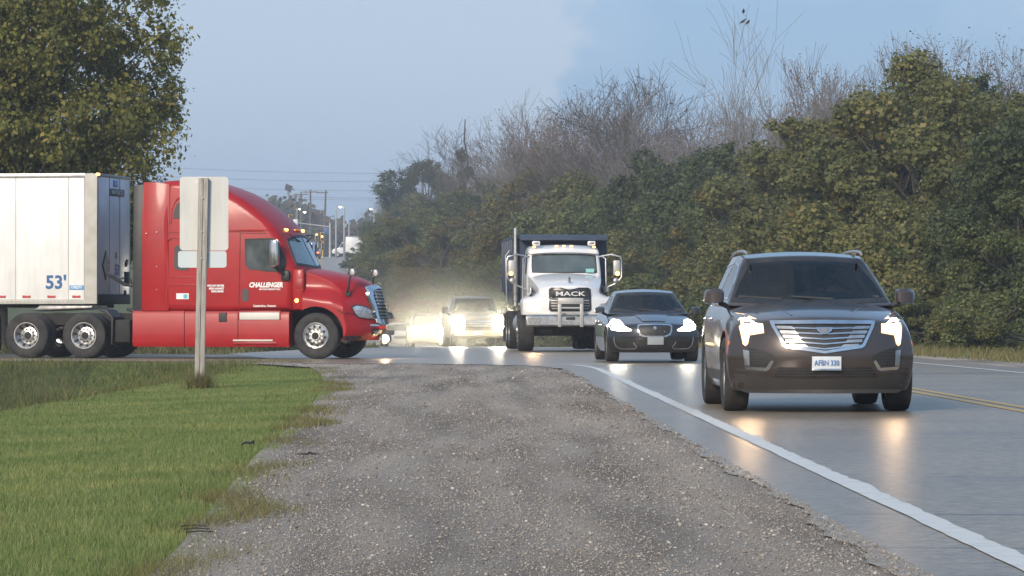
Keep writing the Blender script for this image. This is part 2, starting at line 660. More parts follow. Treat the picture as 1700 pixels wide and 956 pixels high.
def asphalt_mat(name, tone=1.0, rough=(.25, .37), cracks=True):
    m, n, p = nodes_mat(name)
    tc = nd(n, 'ShaderNodeTexCoord')
    ob = tc.outputs['Object']
    fine = nd(n, 'ShaderNodeTexNoise', {'Vector': ob, 'Scale': 9.0, 'Detail': 10.0, 'Roughness': .92})
    big = nd(n, 'ShaderNodeTexNoise', {'Vector': ob, 'Scale': .35, 'Detail': 5.0})
    c1 = cramp(n, fine.outputs['Fac'], [(.38, (.10 * tone, .082 * tone, .062 * tone)), (.50, (.245 * tone, .200 * tone, .148 * tone)), (.62, (.42 * tone, .36 * tone, .29 * tone))])
    c2 = cramp(n, big.outputs['Fac'], [(.35, (.78, .78, .78)), (.65, (1.12, 1.10, 1.07))])
    mx = nd(n, 'ShaderNodeMixRGB', {'Fac': 1.0, 'Color1': c1, 'Color2': c2}, blend_type='MULTIPLY')
    last = mx.outputs['Color']
    # worn wheel tracks: bands across the lane
    sep = nd(n, 'ShaderNodeSeparateXYZ', {'Vector': ob})
    if cracks:
        wob = nd(n, 'ShaderNodeTexNoise', {'Vector': ob, 'Scale': .9, 'Detail': 4.0})
        w = nd(n, 'ShaderNodeMath', {0: sep.outputs['Y'], 1: .21}, operation='MULTIPLY')
        w2 = nd(n, 'ShaderNodeMath', {0: wob.outputs['Fac'], 1: .10, 2: w.outputs[0]}, operation='MULTIPLY_ADD')
        vo = nd(n, 'ShaderNodeTexVoronoi', {'W': w2.outputs[0], 'Scale': 1.0}, voronoi_dimensions='1D', feature='DISTANCE_TO_EDGE')
        ck = nd(n, 'ShaderNodeMath', {0: vo.outputs['Distance'], 1: .008}, operation='LESS_THAN')
        gap = nd(n, 'ShaderNodeTexNoise', {'Vector': ob, 'Scale': .55, 'Detail': 2.0})
        gp = nd(n, 'ShaderNodeMath', {0: gap.outputs['Fac'], 1: .47}, operation='GREATER_THAN')
        ckm = nd(n, 'ShaderNodeMath', {0: ck.outputs[0], 1: gp.outputs[0]}, operation='MULTIPLY')
        ck2 = nd(n, 'ShaderNodeMath', {0: ckm.outputs[0], 1: .6}, operation='MULTIPLY')
        mk = nd(n, 'ShaderNodeMixRGB', {'Fac': ck2.outputs[0], 'Color1': last, 'Color2': (.03, .03, .03, 1)})
        last = mk.outputs['Color']
    n.links.new(last, p.inputs['Base Color'])
    rg = nd(n, 'ShaderNodeMapRange', {'Value': big.outputs['Fac'], 'To Min': rough[0], 'To Max': rough[1]})
    n.links.new(rg.outputs['Result'], p.inputs['Roughness'])
    p.inputs['Specular IOR Level'].default_value = .16
    b = nd(n, 'ShaderNodeBump', {'Height': fine.outputs['Fac'], 'Strength': .3, 'Distance': .004})
    n.links.new(b.outputs['Normal'], p.inputs['Normal'])
    return m

MT['asphalt'] = asphalt_mat('asphalt')
MT['sideasphalt'] = asphalt_mat('dusty_asphalt', 1.12, (.5, .62), False)

def ground_mat(name, stops, scale, bump=.5, bscale=25.0, rough=.95):
    m, n, p = nodes_mat(name)
    tc = nd(n, 'ShaderNodeTexCoord')
    a = nd(n, 'ShaderNodeTexNoise', {'Vector': tc.outputs['Object'], 'Scale': scale, 'Detail': 8.0, 'Roughness': .7})
    n.links.new(cramp(n, a.outputs['Fac'], stops), p.inputs['Base Color'])
    p.inputs['Roughness'].default_value = rough
    p.inputs['Specular IOR Level'].default_value = .15
    z = nd(n, 'ShaderNodeTexNoise', {'Vector': tc.outputs['Object'], 'Scale': bscale, 'Detail': 4.0})
    b = nd(n, 'ShaderNodeBump', {'Height': z.outputs['Fac'], 'Strength': bump, 'Distance': .03})
    n.links.new(b.outputs['Normal'], p.inputs['Normal'])
    return m

MT['ground'] = ground_mat('turf_soil', [(.3, (.055, .066, .020)), (.5, (.085, .098, .030)), (.7, (.13, .125, .048))], .8)
def gravel_mat():
    """packed fines: grit, long wheel-worn streaks and damp blotches"""
    m, n, p = nodes_mat('gravel_bed')
    tc = nd(n, 'ShaderNodeTexCoord')
    ob = tc.outputs['Object']
    g = nd(n, 'ShaderNodeTexNoise', {'Vector': ob, 'Scale': 60.0, 'Detail': 8.0, 'Roughness': .85})
    c = cramp(n, g.outputs['Fac'], [(.32, (.12, .104, .088)), (.5, (.305, .272, .236)), (.68, (.48, .435, .385))])
    mp_ = nd(n, 'ShaderNodeMapping', {'Vector': ob, 'Scale': (1.9, .10, 1)})
    st = nd(n, 'ShaderNodeTexNoise', {'Vector': mp_.outputs[0], 'Scale': 1.4, 'Detail': 4.0})
    c2 = cramp(n, st.outputs['Fac'], [(.36, (.74, .73, .72)), (.5, (1, 1, 1)), (.64, (1.22, 1.2, 1.17))])
    mb_ = nd(n, 'ShaderNodeMapping', {'Vector': ob, 'Scale': (1.1, .16, 1)})
    bl = nd(n, 'ShaderNodeTexNoise', {'Vector': mb_.outputs[0], 'Scale': 1.0, 'Detail': 6.0})
    c3 = cramp(n, bl.outputs['Fac'], [(.36, (.66, .63, .60)), (.52, (1, 1, 1)), (.66, (1.16, 1.13, 1.09))])
    m1_ = nd(n, 'ShaderNodeMixRGB', {'Fac': 1.0, 'Color1': c, 'Color2': c2}, blend_type='MULTIPLY')
    m2_ = nd(n, 'ShaderNodeMixRGB', {'Fac': 1.0, 'Color1': m1_.outputs[0], 'Color2': c3}, blend_type='MULTIPLY')
    n.links.new(m2_.outputs[0], p.inputs['Base Color'])
    p.inputs['Roughness'].default_value = .95
    p.inputs['Specular IOR Level'].default_value = .15
    b = nd(n, 'ShaderNodeBump', {'Height': g.outputs['Fac'], 'Strength': .9, 'Distance': .012})
    n.links.new(b.outputs['Normal'], p.inputs['Normal'])
    return m
MT['gravelbed'] = gravel_mat()

def island_mat(name, stops, rough=.8, spec=.3, trans=0.0, nscale=None, nstops=None):
    """colour differs from piece to piece (leaf, blade, stone) and drifts slowly over the mass"""
    m, n, p = nodes_mat(name)
    g = nd(n, 'ShaderNodeNewGeometry')
    last = cramp(n, g.outputs['Random Per Island'], stops)
    if nscale:
        tc = nd(n, 'ShaderNodeTexCoord')
        oi = nd(n, 'ShaderNodeObjectInfo')
        va = nd(n, 'ShaderNodeVectorMath', {0: tc.outputs['Object'], 1: oi.outputs['Location']}, operation='ADD')
        z = nd(n, 'ShaderNodeTexNoise', {'Vector': va.outputs[0], 'Scale': nscale, 'Detail': 3.0})
        c = cramp(n, z.outputs['Fac'], nstops)
        mx = nd(n, 'ShaderNodeMixRGB', {'Fac': 1.0, 'Color1': last, 'Color2': c}, blend_type='MULTIPLY')
        last = mx.outputs['Color']
    n.links.new(last, p.inputs['Base Color'])
    p.inputs['Roughness'].default_value = rough
    p.inputs['Specular IOR Level'].default_value = spec
    if trans:
        tr = nd(n, 'ShaderNodeBsdfTranslucent', {'Color': last})
        mx = nd(n, 'ShaderNodeMixShader', {0: trans, 1: p.outputs[0], 2: tr.outputs[0]})
        n.links.new(mx.outputs[0], n.nodes['Material Output'].inputs['Surface'])
    return m

MT['stone'] = island_mat('crushed_stone', [(0, (.13, .112, .096)), (.2, (.25, .222, .194)), (.6, (.325, .292, .256)), (.94, (.40, .365, .325)), (1, (.58, .54, .49))], .85)
MT['blade'] = island_mat('lawn_blade', [(0, (.115, .165, .050)), (.5, (.185, .255, .080)), (.85, (.25, .31, .11)), (1, (.42, .38, .20))], .7, .25, .3, .55,
                         [(.3, (.75, .82, .7)), (.55, (1.05, 1.0, 1.0)), (.75, (1.35, 1.15, 1.1))])
MT['dryblade'] = island_mat('dry_blade', [(0, (.13, .115, .05)), (.5, (.20, .17, .075)), (.8, (.12, .15, .04)), (1, (.33, .28, .15))], .8, .2, .2)
MT['weed'] = island_mat('ditch_weed', [(0, (.070, .095, .032)), (.45, (.115, .145, .048)), (.75, (.155, .165, .062)), (1, (.21, .165, .09))], .8, .2, .2, .35,
                        [(.3, (.8, .8, .75)), (.6, (1.1, 1.05, 1.0)), (.8, (1.35, 1.05, .95))])

# ---- ground: one sheet to the horizon
gx = np.unique(np.concatenate([np.linspace(-700, -120, 10), np.linspace(-120, -20, 21), np.linspace(-20, 2, 56), np.linspace(2, 40, 20), np.linspace(40, 160, 13), np.linspace(160, 700, 8)]))
gy = np.unique(np.concatenate([np.linspace(-60, 5, 8), np.linspace(5, 95, 91), np.linspace(95, 560, 94), np.linspace(560, 1000, 12), np.linspace(1000, 1150, 3)]))
GX, GY = np.meshgrid(gx, gy)
GZ = gz(GX, GY) - .035
off = GX - cx(GY)
GZ += np.where(off > 8, np.minimum((off - 8) * .03, 1.6), 0) * (GY > 20)
GZ += np.where((GY > 95) & (off < -7), -np.minimum((-off - 7) * .05, .5), 0)
nx, ny = len(gx), len(gy)
ii = (np.arange(ny - 1)[:, None] * nx + np.arange(nx - 1)[None, :]).ravel()
ground = obj('ground', npmesh('ground', np.stack([GX, GY, GZ], -1).reshape(-1, 3), np.stack([ii, ii + 1, ii + nx + 1, ii + nx], -1)), 'ground', None, True, 180)
tag(ground, kind='structure')

def strip(name, ys, xl, xr, dz, mat, cols=2, kind='structure'):
    """sheet following the road between x=xl(y) and x=xr(y)"""
    V = []
    for y in ys:
        a, b = float(xl(y)), float(xr(y))
        for k in range(cols):
            x = a + (b - a) * k / (cols - 1)
            V.append((x, y, float(prof(y)) + dz))
    Fc = []
    for i in range(len(ys) - 1):
        for k in range(cols - 1):
            q = i * cols + k
            Fc.append((q, q + 1, q + cols + 1, q + cols))
    o = obj(name, npmesh(name, V, Fc), mat, None, True, 180)
    if kind:
        tag(o, kind=kind)
    return o

YR = [-40.0] + list(np.arange(5, 72, .2)) + list(np.arange(72, 96, 1.0)) + list(np.arange(100, 561, 5.0)) + [600, 700]
road_l = lambda y: np.interp(y, [-40, 62, 66, 69, 71, 72.6, 74], [1.62, 1.60, 1.52, 1.30, .85, -.6, -3.0]) + .03 * math.sin(y * .7) + .025 * math.sin(y * 2.1) + .022 * math.sin(y * 5.7 + 2 * math.sin(y)) + .016 * math.sin(y * 13.1) if y < 74 else float(cx(y)) - itp(y, [74, 91, 110, 135], [8.6, 10.5, 8.2, 4.4])
road_r = lambda y: cx(y) + 4.5
road = strip('road', YR, road_l, road_r, .012, 'asphalt', 5)
# side road that the truck comes out of
sv, sf = [], []
near = [(-90, 77.6), (-30, 77.5), (-12, 77.3), (-8, 76.9), (-5, 76.2), (-2.5, 75.0), (-.4, 73.4), (.9, 72.0)]
mbs = MB()
for i, (x, y) in enumerate(near):
    mbs.v += [(x, y, .008), (x, 91.0, .008)]
    if i:
        q = 2 * i
        mbs.f.append((q - 2, q, q + 1, q - 1))
side = obj('side_road', mbs, 'sideasphalt', None, False)
tag(side, kind='structure')
gravel_bed = strip('gravel_shoulder', [-40.0] + list(np.arange(5, 77, 1.0)), lambda y: gedge(y) - .12, lambda y: 1.9 if y < 66 else 1.4, .003, 'gravelbed', 4)
verge = strip('verge', [-40.0] + list(np.arange(5, 96, 1.0)) + list(np.arange(100, 561, 5.0)), lambda y: cx(y) + 4.3, lambda y: cx(y) + 6.2, .004, 'gravelbed', 3)

MT['linewhite'] = M('worn_white_paint', (.60, .60, .57), .55, col2=(.44, .43, .41), nscale=6.0, detail=12, lo=.50, hi=.80, bump=.2, bscale=80)
MT['lineyellow'] = M('worn_yellow_paint', (.50, .33, .08), .55, col2=(.27, .20, .09), nscale=10, detail=8, lo=.5, hi=.8)

def rag(y, k):
    return .005 * math.sin(y * 5.3 + k) + .006 * math.sin(y * 11.7 + 2 * k) + .02 * sstep((math.sin(y * .77 + k * 3) - .8) * 6)
ysl = list(np.arange(6, 73.4, .25))
bend = lambda y: -np.interp(y, [66, 69, 71, 72.4, 73.4], [0, .10, .32, .75, 1.5])
obj_line = strip('edge_line', ysl, lambda y: 2.09 + bend(y) + rag(y, 0) * .4, lambda y: 2.23 + bend(y) + rag(y, 1.3) * 1.3, .017, 'linewhite')
obj_line2 = strip('edge_line', [-40.0] + list(np.arange(5, 560, 2.5)), lambda y: cx(y) + 3.46, lambda y: cx(y) + 3.58, .017, 'linewhite')
for k, (a, b) in enumerate(((-.17, -.06), (.06, .17))):
    strip('centre_line', [-40.0] + list(np.arange(6, 76, .5)), lambda y: cx(y) + a + rag(y, k + 4) * .4, lambda y: cx(y) + b + rag(y, k + 7) * .4, .0172, 'lineyellow')
    strip('centre_line', list(np.arange(94, 556, 3.0)), lambda y: cx(y) + a, lambda y: cx(y) + b, .0172, 'lineyellow')
strip('edge_line', list(np.arange(100, 556, 3.0)), lambda y: cx(y) - 3.56, lambda y: cx(y) - 3.44, .017, 'linewhite')

# ---- loose stones on the shoulder
rng = np.random.default_rng(7)
def sample_y(n, y0, y1, p):
    """y drawn with density ~ y**-p"""
    u = rng.random(n)
    a, b = y0 ** (1 - p), y1 ** (1 - p)
    return (a + u * (b - a)) ** (1 / (1 - p))
OCT = np.array([(1, 0, 0), (-1, 0, 0), (0, 1, 0), (0, -1, 0), (0, 0, 1), (0, 0, -1)], float)
OCTF = np.array([(0, 2, 4), (2, 1, 4), (1, 3, 4), (3, 0, 4), (2, 0, 5), (1, 2, 5), (3, 1, 5), (0, 3, 5)])
def stones(n, y, x, size):
    q = rng.normal(size=(n, 4))
    q /= np.linalg.norm(q, axis=1, keepdims=True)
    w, a, b, c = q.T
    RM = np.stack([1 - 2 * (b * b + c * c), 2 * (a * b - c * w), 2 * (a * c + b * w), 2 * (a * b + c * w), 1 - 2 * (a * a + c * c), 2 * (b * c - a * w),
                   2 * (a * c - b * w), 2 * (b * c + a * w), 1 - 2 * (a * a + b * b)], -1).reshape(n, 3, 3)
    sh = size[:, None, None] * rng.uniform(.6, 1.15, (n, 6, 1)) * OCT[None] * np.array([1.0, .8, .65])
    V = np.einsum('nij,nkj->nki', RM, sh)
    V[:, :, 2] *= .7
    V += np.stack([x, y, np.where(x > 1.56, .012, .004) + size * .28], -1)[:, None, :]
    Fc = (OCTF[None] + (np.arange(n) * 6)[:, None, None]).reshape(-1, 3)
    return V.reshape(-1, 3), Fc
N = 150000
y = sample_y(N, 13.6, 74, 1.9)
lo_, hi_ = gedge(y) - .10, np.interp(y, [0, 66, 74], [1.74, 1.62, -1.5])
t = rng.random(N)
x = lo_ + (hi_ - lo_) * t
# windrows: stones gather at the edges and between the wheel paths
keep = rng.random(N) < (.45 + .55 * np.abs(np.sin(t * 9 + .6 * np.sin(y * .35))) ** 1.2 + .25 * (t > .86))
x, y = x[keep], y[keep]
n = len(x)
size = np.clip(rng.lognormal(math.log(.0037), .52, n), .002, .020) * np.clip((y / 17) ** .55, .9, 2.0)
V, Fc = stones(n, y, x, size)
gv = obj('gravel', npmesh('gravel', V, Fc), 'stone', None, False)
tag(gv, 'loose grey crushed stone spread over the road shoulder', 'gravel', kind='stuff')

# ---- blades: lawn, ragged edge, ditch weeds
def blades(x, y, z, h, w, lean):
    n = len(x)
    a = rng.uniform(0, 2 * math.pi, n)
    l = rng.uniform(0, 1, n) * lean * h
    b = rng.uniform(0, 2 * math.pi, n)
    dx, dy = np.cos(a) * w / 2, np.sin(a) * w / 2
    base = np.stack([x, y, z], -1)
    v0 = base + np.stack([-dx, -dy, np.zeros(n)], -1)
    v1 = base + np.stack([dx, dy, np.zeros(n)], -1)
    tip = base + np.stack([np.cos(b) * l, np.sin(b) * l, h], -1)
    V = np.stack([v0, v1, tip], 1).reshape(-1, 3)
    return V, np.arange(n * 3).reshape(n, 3)

N = 520000
y = sample_y(N, 13.5, 75.5, 1.02)
right = gedge(y)
left = np.maximum(-(830.0) / F * y - .3, -7.5)
u = rng.random(N)
x = left + (right - left) * u
ok = rng.random(N) < np.clip((right - left) / 5.5, .12, 1)
edge_n = right + .22 * (np.sin(y * 2.1) * .5 + np.sin(y * .83 + 1) * .5) + rng.normal(0, .05, N)
ok &= x < edge_n
x, y = x[ok], y[ok]
n = len(x)
patchy = .8 + .35 * np.sin(x * 2.3 + np.sin(y * .9) * 2) * np.sin(y * .7 + 1.3)
h = rng.uniform(.010, .028, n) * patchy * np.clip((y / 22) ** .35, .9, 1.6)
near_edge = np.clip(1 - (gedge(y) - x) / .5, 0, 1)
h *= 1 + 1.1 * near_edge * rng.random(n) * (np.sin(y * 1.9 + np.sin(y * .6) * 3) > -.2)
w = .0042 * np.clip(y / 15, 1, 3.2)
V, Fc = blades(x, y, gz(x, y) - .03, h + .03, w, .8)
lawn = obj('grass', npmesh('grass', V, Fc), 'blade', None, False)
tag(lawn, 'short mown green lawn beside the gravel shoulder', 'grass', kind='stuff')

N = 26000                                           # dry straggling growth where lawn meets gravel
y = sample_y(N, 13.5, 76, 1.02)
cl = rng.normal(0, 1, N)
x = gedge(y) + .02 + .10 * cl + .12 * np.sin(y * 2.1)
ok = (np.sin(y * 1.3 + 2) + np.sin(y * .41) + rng.normal(0, .5, N)) > .35
x, y = x[ok], y[ok]
n = len(x)
V, Fc = blades(x, y, gz(x, y) - .01, rng.uniform(.02, .085, n), .004 * np.clip(y / 15, 1, 3), 1.4)
dry = obj('dry_grass', npmesh('dry_grass', V, Fc), 'dryblade', None, False)
tag(dry, 'straw coloured dry grass along the edge of the gravel', 'grass', kind='stuff')

N = 90000                                           # tall weeds in the ditch and on the side road's bank
y = rng.uniform(38, 77.2, N)
x = rng.uniform(-15.5, -3.0, N)
lip = np.interp(y, [0, 41, 56, 73], [-5.6, -5.1, -4.7, -4.4])
ok = (x < lip - .1 + rng.normal(0, .25, N)) & (rng.random(N) < .35 + .65 * (y > 55))
ok |= (y > 75.4) & (x < -3.2) & (rng.random(N) < .8)
x, y = x[ok], y[ok]
n = len(x)
clump = .55 + .6 * np.clip(np.sin(x * 1.3 + np.sin(y * .5)) * np.sin(y * .8 + x * .4) + .4, 0, 1.3)
h = rng.uniform(.06, .22, n) * clump * np.where(y > 74.5, .55, 1)
V, Fc = blades(x, y, gz(x, y) - .04, h + .03, rng.uniform(.010, .022, n), 1.1)
weeds = obj('ditch_weeds', npmesh('ditch_weeds', V, Fc), 'weed', None, False)
tag(weeds, 'rough dark weeds filling the roadside ditch', 'weeds', kind='stuff')

N = 60000                                           # rough grass beyond the side road and along the far verge
y1 = rng.uniform(91.5, 190, N)
side_ = rng.random(N) < .35
xr = cx(y1) + rng.uniform(5.6, 10.5, N)
xl = cx(y1) - rng.uniform(0, 22, N) - np.interp(y1, [91, 110, 135], [11.5, 9.0, 5.2])
x = np.where(side_, xr, xl)
y1 = np.where(side_, y1 - 25, y1)
x = np.where(side_, cx(y1) + rng.uniform(5.5, 10.5, N), x)
h = rng.uniform(.10, .32, N)
zz = prof(y1) - .05 + np.where(x - cx(y1) > 8, (x - cx(y1) - 8) * .03, 0)
V, Fc = blades(x, y1, zz, h, rng.uniform(.02, .045, N), 1.2)
rough = obj('rough_grass', npmesh('rough_grass', V, Fc), 'dryblade', None, False)
tag(rough, 'uncut brownish grass on the verges past the side road', 'grass', kind='stuff')

# ================================================================== TREES
LEAFQ = None
def leaf_quads(P, out, size, r, droop=.0):
    """diamond leaves at P, facing roughly `out`, as folded quads"""
    n = len(P)
    nrm = out + r.normal(0, .75, (n, 3))
    nrm /= np.linalg.norm(nrm, axis=1, keepdims=True) + 1e-6
    t = r.normal(0, 1, (n, 3))
    t[:, 2] -= droop
    t -= nrm * np.sum(t * nrm, 1, keepdims=True)
    t /= np.linalg.norm(t, axis=1, keepdims=True) + 1e-6
    b = np.cross(nrm, t)
    L = (size * np.clip(r.lognormal(-.08, .42, n), .35, 2.0))[:, None]
    W = L * r.uniform(.28, .5, n)[:, None]
    v0 = P - t * L * .5
    v2 = P + t * L * .5
    v1 = P + b * W + nrm * W * .25
    v3 = P - b * W + nrm * W * .25
    V = np.stack([v0, v1, v2, v3], 1).reshape(-1, 3)
    return V, np.arange(n * 4).reshape(n, 4)

def tubes(segs, sides):
    """segs: list of (p0,p1,r0,r1) -> arrays"""
    S = np.array([list(a) + list(b) + [c, d] for a, b, c, d in segs], float)
    p0, p1, r0, r1 = S[:, :3], S[:, 3:6], S[:, 6], S[:, 7]
    t = p1 - p0
    t /= np.linalg.norm(t, axis=1, keepdims=True) + 1e-9
    up = np.where(np.abs(t[:, 2:3]) < .9, np.array([[0, 0, 1.]]), np.array([[1., 0, 0]]))
    a = np.cross(t, up)
    a /= np.linalg.norm(a, axis=1, keepdims=True)
    b = np.cross(a, t)
    n = len(S)
    ang = np.arange(sides) * 2 * math.pi / sides
    ring = a[:, None] * np.cos(ang)[None, :, None] + b[:, None] * np.sin(ang)[None, :, None]
    V0 = p0[:, None] + ring * r0[:, None, None]
    V1 = p1[:, None] + ring * r1[:, None, None]
    V = np.concatenate([V0, V1], 1).reshape(-1, 3)
    k = np.arange(sides)
    q = np.stack([k, (k + 1) % sides, sides + (k + 1) % sides, sides + k], -1)
    Fc = (q[None] + (np.arange(n) * 2 * sides)[:, None, None]).reshape(-1, 4)
    return V, Fc

def grow(rd, base, d, length, r, depth, segs, spread=.5, kids=(2, 4), up=.25, wob=.12, tips=None, minr=.006):
    """recursive bare branching"""
    p = Vector(base)
    d = Vector(d).normalized()
    steps = max(3, int(length / .7)) if depth > 1 else 3
    sl = length / steps
    nodes = []
    for i in range(steps):
        d = (d + Vector((rd.gauss(0, wob), rd.gauss(0, wob), rd.gauss(0, wob) + up * .12))).normalized()
        q = p + d * sl
        ra = max(minr, r * (1 - .62 * i / steps))
        rb = max(minr, r * (1 - .62 * (i + 1) / steps))
        segs.append((tuple(p), tuple(q), ra, rb))
        nodes.append((q.copy(), d.copy(), rb, (i + 1) / steps))
        p = q
    if tips is not None and depth <= 1:
        tips.append((tuple(p), tuple(d)))
    if depth <= 0:
        return
    k = rd.randint(*kids) + (1 if depth > 2 else 0)
    for j in range(k + 1):
        q, dd, rr, f = nodes[-1] if j == 0 else nodes[rd.randrange(max(1, int(len(nodes) * .3)), len(nodes))]
        ax = dd.cross(Vector((rd.gauss(0, 1), rd.gauss(0, 1), rd.gauss(0, 1)))).normalized()
        nd_ = (dd + ax * spread * rd.uniform(.6, 1.4) + Vector((0, 0, up * rd.random()))).normalized()
        grow(rd, q, nd_, length * rd.uniform(.52, .78), rr * rd.uniform(.55, .8), depth - 1, segs, spread, kids, up, wob, tips, minr)

LEAFM = {}
def leafmat(key, stops, nst=None):
    LEAFM[key] = island_mat('leaf_' + key, stops, .65, .22, .38, .45, nst or [(.28, (.72, .78, .74)), (.5, (1.0, 1.0, 1.0)), (.72, (1.28, 1.18, 1.05))])
leafmat('olive', [(0, (.10, .114, .042)), (.5, (.155, .166, .062)), (.85, (.205, .205, .080)), (1, (.28, .23, .095))])
leafmat('green', [(0, (.085, .112, .042)), (.5, (.132, .162, .062)), (.9, (.175, .198, .078)), (1, (.23, .215, .095))])
leafmat('dark', [(0, (.052, .076, .038)), (.6, (.082, .108, .052)), (1, (.12, .14, .065))])
leafmat('yellow', [(0, (.11, .105, .032)), (.5, (.165, .150, .045)), (.85, (.21, .17, .055)), (1, (.26, .18, .06))])
leafmat('rust', [(0, (.14, .055, .024)), (.5, (.20, .085, .032)), (.85, (.22, .12, .04)), (1, (.12, .09, .035))])
leafmat('russet', [(0, (.10, .06, .04)), (.5, (.14, .085, .055)), (1, (.19, .10, .05))])
leafmat('locust', [(0, (.13, .15, .036)), (.5, (.20, .205, .054)), (.85, (.255, .235, .066)), (1, (.32, .26, .08))])
MT['bark'] = M('grey_bark', (.045, .040, .035), .9, col2=(.075, .066, .058), nscale=9, bump=.6, bscale=22)
MT['barkpale'] = M('pale_bark', (.25, .235, .22), .85, col2=(.16, .148, .135), nscale=7, bump=.4, bscale=22)
MT['barkmid'] = M('brown_twig_bark', (.125, .108, .098), .9, col2=(.17, .15, .135), nscale=9)

def leafy_proto(seed, kind, H=8.0, W=3.1, nlobe=40, nleaf=56000, leaf=.092, low=.06, shape='round', droop=.3, lobe=1.0):
    rd = random.Random(seed)
    r = np.random.default_rng(seed)
    segs = []
    lobes = []
    tries = 0
    while len(lobes) < nlobe and tries < 4000:
        tries += 1
        u, v, w = rd.uniform(-1, 1), rd.uniform(-1, 1), rd.random()
        rad = math.hypot(u, v)
        if shape == 'cone':
            env = (1 - w) ** .8 * .95 + .08
        elif shape == 'tall':
            env = math.sin(math.pi * min(1, (w * .86 + .14))) ** .5
        else:
            env = (max(0.0, 1 - (max(0, w - .30) / .70) ** 2)) ** .5 * (.80 + .2 * min(1, w * 4))
        if rad > env or (rad < env * .35 and w < .8):
            continue
        R_ = rd.uniform(.5, 1.0) * lobe * (W / 3.1) * (.62 if shape == 'cone' else 1) * (1 - .35 * w)
        c = Vector((u * W * .92, v * W * .92, H * (low + (1 - low) * w * .93)))
        if any((c - q).length < .55 * (R_ + s) for q, s in lobes):
            if rd.random() < .7:
                continue
        lobes.append((c, R_))
    # trunk and limbs
    top = H * (.9 if shape == 'cone' else .62)
    trunk = [Vector((0, 0, -.3))]
    for i in range(1, 9):
        trunk.append(Vector((rd.gauss(0, .06) * i * .5, rd.gauss(0, .06) * i * .5, top * i / 8)))
    for i in range(8):
        ra, rb = .16 * (H / 8) * (1 - .1 * i), .16 * (H / 8) * (1 - .1 * (i + 1))
        segs.append((tuple(trunk[i]), tuple(trunk[i + 1]), ra, rb))
    for c, s in lobes:
        k = min(7, max(1, int(8 * (c.z * .62) / top)))
        a = trunk[k]
        m = (a + c) / 2 + Vector((rd.gauss(0, .15), rd.gauss(0, .15), -.15))
        segs.append((tuple(a), tuple(m), .05, .035))
        segs.append((tuple(m), tuple(c), .035, .014))
        for _ in range(4):
            e = c + Vector((rd.gauss(0, 1), rd.gauss(0, 1), rd.gauss(.3, 1))).normalized() * s * rd.uniform(.8, 1.25)
            segs.append((tuple(c), tuple(e), .014, .005))
    tot = sum(s * s for _, s in lobes)
    PP, OO = [], []
    for c, s in lobes:
        m = int(nleaf * s * s / tot)
        d = r.normal(0, 1, (m, 3))
        d /= np.linalg.norm(d, axis=1, keepdims=True)
        # twiggy shell: sprays of leaves rather than an even ball
        nspray = max(10, m // 26)
        sp = r.normal(0, 1, (nspray, 3))
        sp /= np.linalg.norm(sp, axis=1, keepdims=True)
        ids = r.integers(0, nspray, m)
        rad = s * np.clip(r.normal(.86, .2, m), .2, 1.42)
        d = sp[ids] + d * .30
        d /= np.linalg.norm(d, axis=1, keepdims=True)
        d[:, 2] *= .85
        PP.append(np.array(c)[None] + d * rad[:, None])
        OO.append(d + np.array([0, 0, .35]))
    P, O = np.concatenate(PP), np.concatenate(OO)
    okz = P[:, 2] > .05
    V, Fc = leaf_quads(P[okz], O[okz], leaf, r, droop)
    crown = npmesh('crown', V, Fc, LEAFM[kind])
    TV, TF = tubes(segs, 5)
    tr = npmesh('trunk', TV, TF, 'bark')
    return tr, crown

def bare_proto(seed, H=12.0, mat='barkmid', stems=1, depth=4, spread=.42, leaves=None, nleaf=0, kids=(2, 4), up=.35, r0=.13, minr=.008, lean=.1):
    rd = random.Random(seed)
    segs, tips = [], []
    for s in range(stems):
        a = rd.uniform(0, 6.28)
        l = lean * rd.uniform(.5, 1.6) if stems > 1 else lean * .4
        grow(rd, (rd.gauss(0, .12) * (stems > 1), rd.gauss(0, .12) * (stems > 1), -.2), (math.cos(a) * l, math.sin(a) * l, 1), H * .50 * rd.uniform(.85, 1.05), r0 * rd.uniform(.7, 1.0), depth, segs, spread, kids, up, .07, tips, minr)
    TV, TF = tubes(segs, 4)
    zmax = TV[:, 2].max()
    TV *= H / zmax
    tr = npmesh('trunk', TV, TF, mat)
    cr = None
    if leaves:
        r = np.random.default_rng(seed)
        T = np.array([t[0] for t in tips]) * H / zmax
        ids = r.integers(0, len(T), nleaf)
        P = T[ids] + r.normal(0, .13, (nleaf, 3))
        V, Fc = leaf_quads(P, r.normal(0, 1, (nleaf, 3)), .055, r, .5)
        cr = npmesh('crown', V, Fc, LEAFM[leaves])
    return tr, cr

def plant(name, proto, label, cat, x, y, rz, sc, group=None, z=None):
    tr, cr = proto
    zz = float(prof(y)) + (min((x - float(cx(y)) - 8) * .03, 1.6) if x - float(cx(y)) > 8 else 0) - .05 if z is None else z
    t = thing(name, label, cat, (x, y, zz), rz, group)
    t.scale = sc
    o = bpy.data.objects.new('trunk', tr)
    COL.objects.link(o)
    o.parent = t
    if cr:
        o = bpy.data.objects.new('crown', cr)
        COL.objects.link(o)
        o.parent = t
    return t

def at(px, py, d):
    """point seen at photo pixel (px,py) at depth d"""
    return (px - 790) * d / F, d, 1 - (py - 520) * d / F

